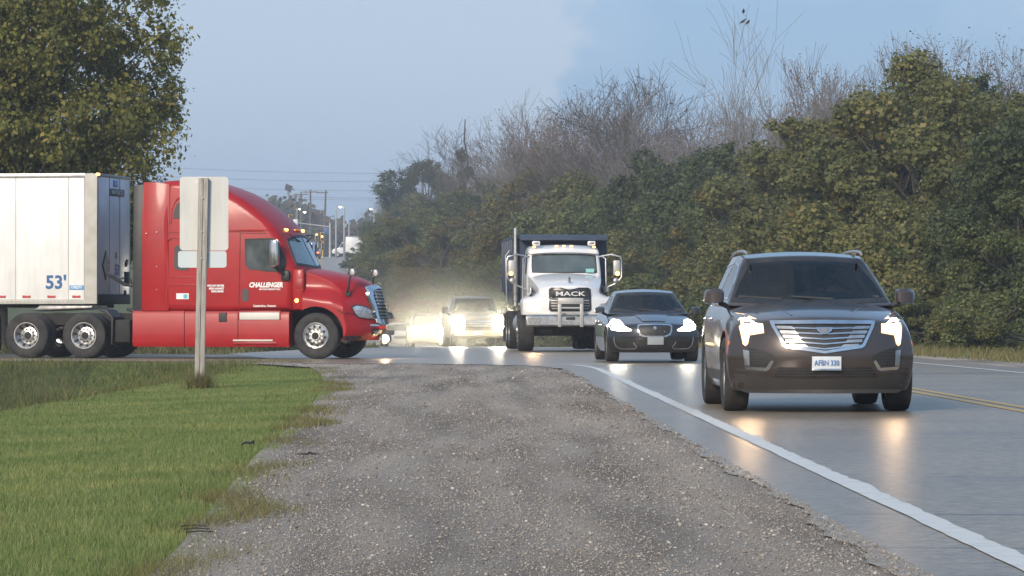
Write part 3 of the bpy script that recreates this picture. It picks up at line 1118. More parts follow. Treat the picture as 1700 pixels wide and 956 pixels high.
rt = random.Random(11)
GROVE = []
PR = {'olive': [leafy_proto(1, 'olive'), leafy_proto(2, 'olive', shape='tall', W=2.8)],
      'green': [leafy_proto(3, 'green'), leafy_proto(4, 'green', nlobe=36)],
      'dark': [leafy_proto(5, 'dark', shape='cone', W=2.4, nlobe=34, leaf=.09), leafy_proto(6, 'dark')],
      'yellow': [leafy_proto(7, 'yellow', W=2.7, nlobe=30, nleaf=42000)],
      'rust': [leafy_proto(8, 'rust', H=4.0, W=2.6, nlobe=16, nleaf=18000, leaf=.09)],
      'shrub': [leafy_proto(9, 'olive', H=3.2, W=2.2, nlobe=22, nleaf=26000, leaf=.085, low=.02), leafy_proto(10, 'green', H=3.2, W=2.2, nlobe=22, nleaf=26000, leaf=.085, low=.02)]}
LB = {'olive': ('olive green leafy tree in the dense thicket along the far side of the road', 'leafy_tree'),
      'green': ('mid green broadleaf tree in the roadside thicket', 'leafy_tree'),
      'dark': ('dark green tree standing among paler ones in the thicket', 'dark_tree'),
      'yellow': ('yellowing tree with thin foliage in the roadside thicket', 'yellowing_tree'),
      'rust': ('low rust orange bush at the foot of the thicket behind the queue of cars', 'autumn_bush'),
      'shrub': ('low leafy shrub at the foot of the thicket across the road', 'shrub')}

def green(kind, px, d, top, wid=1.0, which=None):
    if kind not in ('shrub', 'rust'):
        top -= 0 if px < 632 else 34 if px < 900 else 26 if px < 1260 else 0
    x, y_, z = at(px, top, d)
    pr = PR[kind][which if which is not None else rt.randrange(len(PR[kind]))]
    H0 = 4.0 if kind == 'rust' else 3.2 if kind == 'shrub' else 8.0
    off = x - float(cx(d))
    g0 = float(prof(d)) + (min((off - 8) * .03, 1.6) if off > 8 else 0)
    s = max(.3, (z - g0) / H0) * 1.09
    sw = s * wid
    GROVE.append([None, kind, x, d, z - g0])
    GROVE[-1][0] = plant(LB[kind][1], pr, LB[kind][0], 'bush' if kind in ('rust', 'shrub') else 'tree', x, d, rt.uniform(0, 6.28), (sw * rt.uniform(.92, 1.1), sw * rt.uniform(.92, 1.1), s), LB[kind][0].split(' in ')[0].split(' at ')[0] + ' group')

# front line of the thicket, near to far: (kind, photo x of trunk, depth, photo y of the top, width factor)
TREES = [('dark', 1735, 98, 175, 1.15, 1), ('green', 1690, 96, 300, 1.1, None), ('olive', 1640, 108, 105, 1.15, 0), ('green', 1580, 108, 330, 1.2, 0), ('olive', 1560, 120, 95, 1.15, 0),
         ('olive', 1490, 122, 82, 1.2, 1), ('dark', 1640, 128, 120, 1.1, 1), ('yellow', 1450, 124, 200, 1.2, None), ('olive', 1425, 134, 140, 1.2, 0), ('olive', 1500, 116, 300, 1.25, 0), ('green', 1410, 128, 330, 1.2, 1),
         ('olive', 1360, 142, 195, 1.25, 1), ('olive', 1310, 150, 240, 1.2, 0), ('green', 1265, 160, 262, 1.15, 0), ('dark', 1215, 168, 258, 1.1, 1), ('green', 1160, 178, 285, 1.2, 1), ('yellow', 1190, 158, 345, 1.2, None), ('olive', 1240, 152, 350, 1.2, 0),
         ('dark', 1105, 188, 268, 1.0, 1), ('green', 1060, 200, 300, 1.2, 0), ('olive', 1090, 176, 370, 1.2, 1), ('olive', 1010, 212, 300, 1.25, 0), ('green', 960, 232, 310, 1.2, 1), ('dark', 985, 208, 380, 1.2, 1),
         ('olive', 915, 250, 305, 1.25, 0), ('yellow', 880, 252, 345, 1.2, None), ('olive', 865, 278, 315, 1.25, 1), ('green', 820, 305, 330, 1.25, 0), ('olive', 850, 262, 400, 1.25, 0), ('yellow', 800, 300, 385, 1.2, None),
         ('olive', 775, 335, 320, 1.2, 0), ('dark', 772, 352, 226, .75, 0), ('green', 745, 362, 335, 1.2, 1), ('olive', 725, 385, 330, 1.2, 1), ('dark', 700, 415, 296, 1.15, 1), ('olive', 690, 392, 365, 1.3, 0),
         ('yellow', 662, 425, 372, 1.25, None), ('green', 650, 445, 372, 1.2, 0), ('olive', 628, 452, 392, 1.3, 0), ('green', 610, 470, 410, 1.2, 1), ('olive', 655, 385, 420, 1.5, 1), ('green', 720, 340, 410, 1.5, 0), ('olive', 770, 300, 440, 1.4, 1),
         ('olive', 870, 235, 440, 1.4, 0), ('green', 800, 268, 460, 1.4, 1), ('olive', 700, 318, 372, 1.35, 0), ('green', 672, 330, 392, 1.3, 1), ('olive', 645, 338, 402, 1.3, 1), ('yellow', 735, 300, 400, 1.3, None), ('green', 620, 352, 415, 1.2, 0), ('olive', 598, 372, 418, 1.1, 0), ('dark', 760, 322, 350, 1.3, 1), ('green', 585, 395, 428, 1.0, 1)]
for kd, px, d, top, wd, wh in TREES:
    green(kd, px, d, top, wd, wh)
for px, d, top in ((1705, 90, 490), (1650, 94, 470), (1600, 98, 480), (1540, 104, 470), (1490, 110, 455), (1440, 116, 470), (1380, 124, 465), (1320, 130, 450), (1265, 137, 455), (1215, 144, 450), (1165, 150, 440), (1120, 160, 455), (1075, 168, 450),
                   (1040, 176, 460), (1000, 186, 470), (950, 198, 470), (905, 212, 480), (860, 225, 480), (820, 236, 490), (780, 250, 490), (745, 265, 485), (640, 312, 478), (615, 335, 462), (665, 302, 485), (590, 368, 452), (700, 292, 480), (575, 398, 438)):
    green('shrub', px, d, top, 1.25)
for px, d, top in ((702, 276, 484), (726, 266, 496), (678, 288, 490), (655, 300, 494)):
    green('rust', px, d, top, 1.35)

# each tree of the thicket is told apart by its height and by what grows next to it
NM = {'olive': 'olive green leafy tree', 'green': 'mid green broadleaf tree', 'dark': 'dark green tree', 'yellow': 'yellowing thin leaved tree', 'rust': 'rust orange bush', 'shrub': 'low leafy shrub'}
NB = {'olive': 'an olive green tree', 'green': 'a mid green tree', 'dark': 'a dark green tree', 'yellow': 'a yellowing tree', 'rust': 'the rust orange bushes', 'shrub': 'low shrubs'}
for i, (o_, kd, x_, d_, h_) in enumerate(GROVE):
    near_ = sorted((math.hypot(x_ - q[2], d_ - q[3]), j) for j, q in enumerate(GROVE) if j != i and q[1] != kd)
    nb1, nb2 = GROVE[near_[0][1]][1], next((GROVE[j][1] for _, j in near_ if GROVE[j][1] != GROVE[near_[0][1]][1]), 'shrub')
    hs = sorted(q[4] for q in GROVE if q[1] == kd)
    rk = hs.index(h_) / max(1, len(hs) - 1)
    sz = 'tall ' if rk > .66 else 'small ' if rk < .34 else ''
    if kd in ('shrub', 'rust'):
        o_['label'] = ('large ' if rk > .66 else 'small ' if rk < .34 else '') + NM[kd] + ' at the roadside under ' + NB[nb1]
    else:
        o_['label'] = sz + NM[kd] + ' between ' + NB[nb1] + ' and ' + NB[nb2]
    o_['group'] = NM[kd] + 's in the roadside thicket'

# bare autumn trees behind the thicket
BP = {'pale': [bare_proto(21, 16, 'barkpale', 3, 3, .50, kids=(2, 3), r0=.14, lean=.22, up=.30, minr=.010), bare_proto(22, 16, 'barkpale', 2, 3, .48, kids=(2, 3), r0=.14, lean=.12, up=.30, minr=.010)],
      'brown': [bare_proto(23, 12, 'barkmid', 1, 5, .48, kids=(2, 3), r0=.14), bare_proto(24, 12, 'barkmid', 2, 4, .5, kids=(2, 4), r0=.11, lean=.18), bare_proto(25, 12, 'barkmid', 1, 5, .55, 'russet', 5000, kids=(2, 3), r0=.13)],
      'grey': [bare_proto(26, 12, 'bark', 1, 5, .6, kids=(2, 3), up=.15, r0=.16)],
      'rust': [bare_proto(27, 11, 'barkmid', 1, 4, .4, 'rust', 9000, kids=(2, 4), r0=.12)]}
BL = {'pale': 'tall pale barked bare tree rising above the thicket', 'brown': 'bare brown twiggy tree behind the thicket', 'grey': 'dark crooked bare tree behind the thicket', 'rust': 'thin tree with last rust red leaves behind the thicket'}
BH = {'pale': 16, 'brown': 12, 'grey': 12, 'rust': 11}
def bare(kind, px, d, top, wd=1.0, which=None, rz=None):
    x, y_, z = at(px, top, d)
    pr = BP[kind][which if which is not None else rt.randrange(len(BP[kind]))]
    off = x - float(cx(d))
    g0 = float(prof(d)) + min(max(off - 8, 0) * .03, 1.6)
    s = (z - g0) / BH[kind]
    hh_ = 'tall ' if s * BH[kind] > 12.5 and kind != 'pale' else ''
    lb_ = hh_ + {('brown', 0): 'bare brown twiggy tree on a single trunk behind the thicket', ('brown', 1): 'bare brown tree forking into two stems behind the thicket',
                 ('brown', 2): 'bare brown tree with a few russet leaves left behind the thicket', ('pale', 0): 'pale barked bare tree fanning out in three stems above the thicket',
                 ('pale', 1): 'pale barked bare tree on two slim stems above the thicket'}.get((kind, BP[kind].index(pr)), BL[kind])
    return plant('bare_tree', pr, lb_, 'tree', x, d, rt.uniform(0, 6.28) if rz is None else rz, (s * wd, s * wd, s), BL[kind].split(' rising')[0].split(' behind')[0] + 's')
for kd, px, d, top, wd, wh in (('pale', 1192, 205, -22, 1.0, 0), ('pale', 1278, 212, -5, .9, 1), ('pale', 1322, 220, 18, .6, 1), ('brown', 1240, 228, 130, 1.1, 0), ('rust', 1345, 200, 95, .9, 0), ('brown', 1375, 195, 80, 1.0, 1), ('brown', 1408, 190, 72, .95, 0),
                              ('grey', 1030, 250, 100, 1.15, 0), ('grey', 1085, 246, 105, 1.1, 0), ('brown', 1060, 262, 130, 1.2, 2), ('brown', 1000, 268, 120, 1.2, 0), ('brown', 965, 280, 140, 1.2, 2), ('brown', 930, 288, 150, 1.2, 1), ('pale', 890, 292, 155, .8, 1),
                              ('brown', 900, 300, 165, 1.2, 2), ('pale', 868, 305, 185, .8, 0), ('brown', 840, 318, 185, 1.2, 0), ('grey', 800, 345, 196, 1.1, 0), ('brown', 822, 335, 215, 1.2, 2), ('brown', 785, 360, 215, 1.1, 0), ('brown', 1120, 240, 165, 1.3, 0), ('brown', 1160, 236, 180, 1.3, 2),
                              ('brown', 1210, 232, 175, 1.3, 1), ('brown', 1300, 225, 165, 1.3, 0), ('brown', 1520, 152, 55, 1.2, 2), ('brown', 1560, 150, 38, 1.1, 0), ('brown', 1600, 148, 45, 1.2, 2), ('brown', 1640, 146, 52, 1.2, 1), ('brown', 1680, 142, 70, 1.2, 2),
                              ('brown', 1490, 160, 70, 1.1, 1), ('brown', 1140, 255, 150, 1.4, 1), ('brown', 1020, 280, 150, 1.4, 1), ('brown', 950, 300, 175, 1.4, 0), ('brown', 880, 330, 200, 1.4, 1), ('brown', 1265, 240, 150, 1.3, 2), ('brown', 640, 560, 312, .6, 0), ('brown', 622, 600, 322, .6, 1)):
    bt_ = bare(kd, px, d, top, wd, wh)
    if (kd, px) == ('pale', 1322):
        BIRDTREE = bt_

# the big tree behind the trailer
bigtr = leafy_proto(31, 'locust', H=15.0, W=5.2, nlobe=190, nleaf=210000, leaf=.10, lobe=.78, low=.16, shape='tall', droop=1.2)
plant('locust_tree', bigtr, 'large olive leaved tree with airy drooping foliage behind the white trailer', 'tree', -13.0, 102, .4, (1, 1, 1), z=-.1)
plant('locust_tree', bigtr, 'second large olive tree, half hidden behind the tree next to the trailer', 'tree', -18.0, 110, 2.4, (1, 1, 1.02), z=-.1)

# far wood on the skyline: too distant to tell the trees apart
N = 60000
fx = rng.uniform(-190, 60, N)
fy = rng.uniform(690, 760, N)
prof_h = 9.0 + 3.5 * np.sin(fx * .09) * np.sin(fx * .023 + 1) + 2.0 * np.sin(fx * .31)
fz = prof(fy) + prof_h * rng.random(N) ** .7 + rng.exponential(.5, N)
V, Fc = leaf_quads(np.stack([fx, fy, fz], -1), np.tile(np.array([[0, -1., .4]]), (N, 1)), 1.0, rng, .2)
MT['farwood'] = island_mat('far_wood_foliage', [(0, (.06, .055, .05)), (.4, (.085, .072, .06)), (.75, (.07, .08, .05)), (1, (.13, .085, .05))], .9, .1, 0, .05, [(.35, (.8, .95, .9)), (.6, (1.1, 1.0, 1.0))])
fw = obj('far_wood', npmesh('far_wood', V, Fc), 'farwood', None, False)
tag(fw, 'distant brown autumn wood on the skyline past the crossing', 'wood', kind='stuff')

# ================================================================== VEHICLES (local axes: forward = -Y, origin on the ground under the front axle)
def car_wheel(parent, x, y, r, w, rim_mat='alu', rr=.68, spokes=5, name='wheel'):
    s = 1 if x > 0 else -1
    k = r * rr
    mb = MB()
    mb.lathe([(k, -w * .42), (k * .93, -w * .38), (k * .93, w * .30), (k, w * .42), (k * 1.02, w * .42), (k * 1.02, -w * .42)], (x, y, r), 'x', 28, True)
    mb.lathe([(.001, s * w * .30), (k * .22, s * w * .34), (k * .26, s * w * .24), (k * .26, s * w * .1)], (x, y, r), 'x', 16)
    for i in range(spokes):
        a = 2 * math.pi * i / spokes + .3
        for da in (-.16, .16):
            p0 = Vector((x + s * w * .26, y + math.cos(a) * k * .18, r + math.sin(a) * k * .18))
            p1 = Vector((x + s * w * .34, y + math.cos(a + da) * k * .95, r + math.sin(a + da) * k * .95))
            mb.tube([p0, p1], [k * .085, k * .07], 6)
    o = obj(name, mb, rim_mat, parent)
    t = MB().lathe([(k, -w * .43), (k * 1.05, -w * .49), (r * .88, -w * .52), (r * .965, -w * .47), (r * .995, -w * .36), (r, -w * .18), (r, w * .18), (r * .995, w * .36), (r * .965, w * .47), (r * .88, w * .52), (k * 1.05, w * .49), (k, w * .43)], (x, y, r), 'x', 40, True)
    obj('tyre', t, 'rubber', o)
    d = MB().lathe([(.001, -.02), (k * .9, -.02), (k * .9, .02), (.001, .02)], (x, y, r), 'x', 20)
    obj('brake_disc', d, 'dark', o)
    return o

def truck_wheel(parent, x, y, r=.5, w=.29, deep=False, dual=False):
    """disc wheel with hand holes; deep = outer drive wheel with its disc set in"""
    s = 1 if x > 0 else -1
    k = r * .575
    if deep:
        pr = [(k, .50), (k * .97, .50), (k * .90, .44), (k * .86, .10), (k * .66, -.10), (k * .44, -.06), (k * .42, .10), (k * .30, .16), (.001, .16)]
        hz, hr = .03, k * .76
    else:
        pr = [(k, .50), (k * .96, .52), (k * .90, .42), (k * .84, .40), (k * .62, .52), (k * .56, .44), (k * .36, .44), (k * .34, .62), (.001, .64)]
        hz, hr = .47, k * .72
    mb = MB()
    mb.lathe([(q, s * z * w) for q, z in pr], (x, y, r), 'x', 40, False, False)
    o = obj('wheel', mb, 'alu', parent)
    hb = MB()
    for i in range(10):
        a = 2 * math.pi * i / 10 + .15
        c = (x, y + math.cos(a) * hr, r + math.sin(a) * hr)
        hb.lathe([(.001, s * (hz * w + .022)), (k * .085, s * (hz * w + .022)), (k * .085, s * (hz * w - .04))], c, 'x', 10)
    tag(obj('hand_hole', hb, 'dark', o), kind='stuff')
    nb = MB()
    for i in range(10):
        a = 2 * math.pi * i / 10
        z0 = (-.06 if deep else .44) * w
        c = (x, y + math.cos(a) * k * .49, r + math.sin(a) * k * .49)
        nb.lathe([(.001, s * (z0 + .035)), (k * .05, s * (z0 + .03)), (k * .05, s * (z0 - .01))], c, 'x', 6)
    tag(obj('wheel_nut', nb, 'dark', o), kind='stuff')
    hu = MB().lathe([(.001, s * (.22 if deep else .66) * w), (k * .27, s * (.2 if deep else .64) * w), (k * .31, s * (.1 if deep else .5) * w), (k * .31, s * -.2 * w)], (x, y, r), 'x', 20)
    obj('hub', hu, 'dark', o)
    def ty(xc):
        return MB().lathe([(k, -w * .46), (k * 1.06, -w * .5), (r * .80, -w * .53), (r * .93, -w * .5), (r * .985, -w * .42), (r, -w * .3), (r, w * .3), (r * .985, w * .42), (r * .93, w * .5), (r * .80, w * .53), (k * 1.06, w * .5), (k, w * .46)], (xc, y, r), 'x', 48, True)
    obj('tyre', ty(x), 'rubber', o)
    if dual:
        obj('tyre', ty(x - s * .33), 'rubber', o)
    return o

def cut_arches(me, arches, mat_dark):
    """arches: (y, z, radius, xin)"""
    mb = MB()
    for (y, z, r, xin) in arches:
        for s in (-1, 1):
            n = 28
            x0, x1 = (xin, 2.0) if s > 0 else (-2.0, -xin)
            poly = [(y + r * math.cos(2 * math.pi * k / n), z + r * math.sin(2 * math.pi * k / n)) for k in range(n)]
            poly2 = [(py, pz) for py, pz in poly]
            mb.prism(poly2, x0, x1, 'x')
    c = mb.mesh('cutter')
    c.materials.append(mat_dark)
    return evalmesh(me, [('BOOLEAN', dict(operation='DIFFERENCE', solver='EXACT', cutter=c, material_mode='TRANSFER'))])

def drop_faces(me, outlines):
    """open the shell where window outlines (view, poly) cover it"""
    bm = bmesh.new()
    bm.from_mesh(me)
    kill = []
    for f in bm.faces:
        c = f.calc_center_median()
        for view, poly in outlines:
            n = f.normal
            if view == 'front' and n.y < -.25 and inside((c.x, c.z), poly): kill.append(f); break
            if view == 'left' and n.x < -.35 and inside((c.y, c.z), poly): kill.append(f); break
            if view == 'right' and n.x > .35 and inside((c.y, c.z), poly): kill.append(f); break
    bmesh.ops.delete(bm, geom=kill, context='FACES')
    m2 = bpy.data.meshes.new('shell')
    bm.to_mesh(m2)
    bm.free()
    return m2

def shrink(poly, d):
    c = Vector((sum(p[0] for p in poly) / len(poly), sum(p[1] for p in poly) / len(poly)))
    out = []
    for p in poly:
        v = Vector(p) - c
        out.append((c.x + v.x * (1 - d / max(abs(v.x), .12) * min(1, abs(v.x) / .12)), c.y + v.y * (1 - d / max(abs(v.y), .10) * min(1, abs(v.y) / .10))))
    return out

AV = [-1, -.97, -.88, -.7, -.45, -.2, 0, .2, .45, .7, .88, .97, 1]
BV = [0, .012, .04, .09, .15, .21, .27, .34, .42, .5, .58, .66, .74, .82, .9, .96, .99, 1]
CV = [0, .04, .14, .3, .5, .7, .86, .96, 1]
CVG = [0, .08, .25, .5, .75, .92, 1]

def person(name, label, loc, cloth='cloth', turn=0.0):
    """seated driver, one skinned body, hands up on the wheel"""
    J = {'pel': (0, 0, 0), 'sp': (0, .02, .25), 'ch': (0, .0, .45), 'nk': (0, -.01, .60), 'hd': (0, -.03, .70), 'tp': (0, -.02, .80),
         'sl': (-.19, .0, .50), 'el': (-.24, -.16, .26), 'wl': (-.15, -.40, .33), 'fl': (-.13, -.47, .36), 'sr': (.19, .0, .50), 'er': (.24, -.16, .26), 'wr': (.15, -.40, .33), 'fr': (.13, -.47, .36),
         'hl': (-.10, -.05, -.02), 'kl': (-.12, -.45, .02), 'al': (-.12, -.62, -.36), 'hr': (.10, -.05, -.02), 'kr': (.12, -.45, .02), 'ar': (.12, -.62, -.36)}
    rad = dict(pel=.15, sp=.145, ch=.155, nk=.058, hd=.098, tp=.070, sl=.075, el=.046, wl=.032, fl=.036, sr=.075, er=.046, wr=.032, fr=.036, hl=.10, kl=.065, al=.045, hr=.10, kr=.065, ar=.045)
    E = [('pel', 'sp'), ('sp', 'ch'), ('ch', 'nk'), ('nk', 'hd'), ('hd', 'tp'), ('ch', 'sl'), ('sl', 'el'), ('el', 'wl'), ('wl', 'fl'), ('ch', 'sr'), ('sr', 'er'), ('er', 'wr'), ('wr', 'fr'),
         ('pel', 'hl'), ('hl', 'kl'), ('kl', 'al'), ('pel', 'hr'), ('hr', 'kr'), ('kr', 'ar')]
    ks = list(J)
    me = bpy.data.meshes.new('person')
    me.from_pydata([J[k] for k in ks], [(ks.index(a), ks.index(b)) for a, b in E], [])
    o = bpy.data.objects.new('tmp', me)
    COL.objects.link(o)
    o.modifiers.new('SKIN', 'SKIN')
    for i, k in enumerate(ks):
        sv = o.data.skin_vertices[0].data[i]
        sv.radius = (rad[k], rad[k])
        sv.use_root = (k == 'pel')
    sb = o.modifiers.new('SUB', 'SUBSURF')
    sb.levels = sb.render_levels = 2
    dg = bpy.context.evaluated_depsgraph_get()
    dg.update()
    ev = bpy.data.meshes.new_from_object(o.evaluated_get(dg))
    bpy.data.objects.remove(o)
    ev.materials.clear()
    ev.materials.append(MT['skin'])
    ev.materials.append(MT[cloth])
    for p in ev.polygons:
        c = p.center
        p.material_index = 0 if (c.z > .565 and abs(c.x) < .14) or c.y < -.39 and c.z > .2 else 1
    for p in ev.polygons:
        p.use_smooth = True
    b = bpy.data.objects.new(name, ev)
    COL.objects.link(b)
    b.location = loc
    b.rotation_euler = (0, 0, turn)
    tag(b, label, 'person')
    h = MB().lathe([(.001, .125), (.06, .115), (.098, .07), (.108, .02), (.104, -.03), (.094, -.05)], (0, .012, .735), 'z', 18)
    obj('hair', h, 'hair', b)
    f = MB()
    f.lathe([(.001, -.03), (.012, -.022), (.018, 0)], (0, -.122, .70), 'y', 8)
    obj('nose', f, 'skin', b)
    return b

def build_car(name, label, loc, rz, P, paint):
    """body, greenhouse, glass, wheels and cabin of a car from a parameter table P"""
    T = thing(name, label, 'car', loc, rz)
    yf, yr = P['yf'], P['yr']
    def body(a, b, c):
        yc = yf + (yr - yf) * b
        zt = itp(yc, *P['ztop']) - itp(yc, *P['drop']) * abs(a) ** 2.4
        zb = itp(yc, *P['zbot'])
        z = zb + (zt - zb) * c
        fy = itp(z, *P['nose']) + P['sweep'] * abs(a) ** P.get('sp', 2.6)
        ry = yr - P.get('rsweep', .22) * abs(a) ** 3 - itp(z, *P.get('tail', ([0, 2], [0, 0])))
        y = fy + (ry - fy) * b
        x = a * itp(y, *P['half']) * itp(c, [0, .2, .5, .75, .9, 1], P.get('tum', [.93, .985, 1.0, .985, .955, .90]))
        return x, y, z
    me = evalmesh(boxmap(AV, BV, CV, body).mesh('body'), [('SUBSURF', dict(levels=2, render_levels=2))])
    me.materials.append(paint)
    me = cut_arches(me, [(0, P['wr'] + .01, P['ar'], P.get('arx', .60)), (P['wb'], P['wr'] + .01, P['ar'], P.get('arx', .60))], MT['dark'])
    G = P['gh']
    def green_(a, b, c):
        yfr = G['yb'] + (G['yt'] - G['yb']) * c + G['bow'] * a * a * (1 - .45 * c)
        yre = G['rb'] + (G['rt'] - G['rb']) * c - .10 * a * a
        y = yfr + (yre - yfr) * b
        zr = itp(y, *G['roof']) - G.get('crown', .05) * a * a
        z = G['z0'] + (zr - G['z0']) * c
        x = a * (G['wb'] + (G['wt'] - G['wb']) * c ** 1.15) * itp(b, [0, .3, .7, 1], G.get('plan', [.97, 1, 1, .92]))
        return x, y, z
    gm = evalmesh(boxmap(AV, BV, CVG, green_).mesh('greenhouse'), [('SUBSURF', dict(levels=2, render_levels=2))])
    W = P['win']
    wins = [('front', W['ws'])] + [(v, s) for s in W['side'] for v in ('left', 'right')]
    sh = drop_faces(gm, [(v, shrink(p, .03)) for v, p in wins])
    sh.materials.append(paint)
    B = {'body': bvh_of(me), 'all': bvh_of(me, gm), 'gh': bvh_of(gm)}
    obj('body', me, None, T, True, 50)
    obj('roof', sh, None, T, True, 50)
    fr = patch('windscreen_frame', W['ws'], 'front', B['gh'], 'black', T, .006, .012, .05, shrink(W['ws'], W.get('frit', .045)))
    patch('windscreen', shrink(W['ws'], .02), 'front', B['gh'], W.get('mat', 'glass'), T, .004, .004, .07)
    for i, s in enumerate(W['side']):
        for v in ('left', 'right'):
            patch('side_window', s, v, B['gh'], 'glassdk', T, .004, .004, .10)
            patch('window_trim', s, v, B['gh'], P.get('trim', 'chrome'), T, .008, .014, .10, shrink(s, .022))
    for x in (-P['track'] / 2, P['track'] / 2):
        for y in (0, P['wb']):
            car_wheel(T, x, y, P['wr'], P['tw'])
    # underside and cabin
    zf = P['zbot'][1][1]
    obj('underbody', MB().box((0, P['wb'] / 2, zf + .10), (P['track'] * .80, P['wb'] + .7, .16), 0, .03), 'dark', T)
    zc = G['z0'] + .055
    obj('cabin_floor', MB().box((0, (G['yb'] + G['rb']) / 2 + .15, zc - .02), (G['wb'] * 1.74, (G['rb'] - G['yb']) - .55, .03)), 'seat', T)
    obj('dashboard', MB().rex([(G['yb'] + .30, zc), (G['yb'] + .34, zc + .055), (G['yb'] + .62, zc + .085), (G['yb'] + .75, zc + .03), (G['yb'] + .75, zc - .02)], G['wb'] * .84, .03), 'seat', T)
    for sx in (-.36, .36):
        for sy, hh in ((G['yb'] + 1.35, .0), (G['yb'] + 2.2, -.03)):
            st = obj('seat', MB().box((sx, sy, zc + .09 + hh), (.46, .13, .24), 0, .05), 'seat', T)
            obj('headrest', MB().box((sx, sy + .02, zc + .285 + hh), (.25, .09, .15), 0, .04), 'seat', st)
    wheel_ = MB()
    pts = [(.36 + .17 * math.cos(k * math.pi / 10), G['yb'] + .80 + .06 * math.sin(k * math.pi / 10), zc + .05 + .16 * math.sin(k * math.pi / 10)) for k in range(21)]
    wheel_.tube(pts, .014, 6, False)
    obj('steering_wheel', wheel_, 'black', T)
    obj('inside_mirror', MB().box((0, G['yt'] - .12, G['roof'][1][0] - .13), (.22, .03, .06), 0, .012), 'black', T)
    # door mirrors
    mx, my, mz, mw, mh = P['mirror']
    for s in (-1, 1):
        m = MB().rex([(my - .10, mz - mh * .42), (my - .10, mz + mh * .25), (my - .05, mz + mh * .5), (my + .05, mz + mh * .5), (my + .07, mz - mh * .5), (my - .04, mz - mh * .5)], mw / 2, .045, 'x', 4, 3,
                     wf=None, bulge=lambda a, p, q, s=s: (.05 * max(0, a * s) ** 2, .018 * -max(0, a * s) ** 2))
        m.v = [(v[0] + s * mx, v[1], v[2]) for v in m.v]
        mo = obj('door_mirror', m, paint, T)
        obj('mirror_glass', MB().box((s * mx, my + .078, mz), (mw * .82, .008, mh * .7), 0, .003), 'chrome', mo)
        a = MB().tube([(s * (mx - mw * .3), my + .01, mz - mh * .45), (s * (mx - mw * .75), my + .05, mz - mh * .75), (s * (mx - mw * 1.1), my + .07, mz - mh * .95)], [.028, .026, .035], 8)
        obj('mirror_arm', a, 'black', mo)
    # wipers
    for sx in (-.30, .22):
        w = MB().tube([(sx, G['yb'] + .03, G['z0'] + .075), (sx - .42, G['yb'] + .10 + .1, G['z0'] + .10)], .010, 5)
        obj('wiper', w, 'black', T)
    return T, B

# ------------------------------------------------------------------ the dark crossover
MT['plum'] = M('dark_plum_metallic_paint', (.055, .042, .037), .28, .45, coat=.8, col2=(.072, .056, .049), nscale=1.5)
MT['clad'] = M('grey_bumper_cladding', (.052, .048, .045), .5, col2=(.040, .037, .035), nscale=3)
CAD = dict(yf=-.93, yr=3.88, wb=2.857, track=1.638, wr=.375, tw=.24, ar=.425, sweep=.40,
           ztop=([-.93, -.8, -.5, 0, .45, .9, 3.4, 3.9], [.945, .995, 1.045, 1.095, 1.125, 1.12, 1.14, 1.08]), drop=([-.9, -.4, .4, 1, 4], [.07, .075, .075, .05, .05]),
           zbot=([-.93, -.5, 3, 3.9], [.215, .20, .22, .32]), nose=([.2, .33, .46, .6, .75, .88, .96, 1.02], [-.82, -.89, -.93, -.935, -.905, -.85, -.77, -.68]),
           half=([-.95, -.5, 0, 1.2, 2.86, 3.5, 3.9], [.905, .935, .955, .94, .958, .925, .87]), tail=([.3, .7, 1.1], [.08, 0, .08]),
           gh=dict(yb=.34, yt=1.26, rb=3.80, rt=3.30, bow=.24, z0=1.06, roof=([.3, 1.2, 1.8, 2.6, 3.4, 3.8], [1.585, 1.585, 1.64, 1.635, 1.575, 1.54]), wb=.875, wt=.65, crown=.045),
           win=dict(ws=[(-.815, 1.105), (-.4, 1.085), (0, 1.08), (.4, 1.085), (.815, 1.105), (.74, 1.28), (.645, 1.49), (.60, 1.555), (.3, 1.575), (0, 1.58), (-.3, 1.575), (-.60, 1.555), (-.645, 1.49), (-.74, 1.28)],
                    side=[[(.80, 1.13), (1.72, 1.135), (1.72, 1.535), (1.35, 1.50), (1.05, 1.34)], [(1.80, 1.135), (2.75, 1.15), (2.62, 1.50), (1.80, 1.535)], [(2.83, 1.16), (3.38, 1.22), (3.22, 1.40), (2.72, 1.49)]]),
           mirror=(.985, .62, 1.165, .20, .15))
xc_, dc_ = 3.44, 37.8
suv, B = build_car('crossover_car', 'dark plum crossover with lit halogen headlamps and chrome slatted grille', (xc_, dc_, .012), R(.35), CAD, MT['plum'])
def fx(px): return (px - 1364) / 168.0
def fz(py): return 1 - (py - 520) / 168.0
def pp(*pts): return [(fx(a), fz(b)) for a, b in pts]
gr_o = pp((1275, 534), (1364, 533), (1453, 534), (1449, 545), (1432, 577), (1427, 580), (1364, 589), (1301, 580), (1296, 577), (1279, 545))
gr_i = pp((1283, 540), (1364, 539.5), (1445, 540), (1442, 547), (1428, 574), (1364, 584.5), (1300, 574), (1286, 547))
patch('grille_mesh', gr_o, 'front', B['body'], 'black', suv, .004, .02, .06)
gfr = patch('grille_frame', gr_o, 'front', B['body'], 'chrome', suv, .020, .03, .05, gr_i)
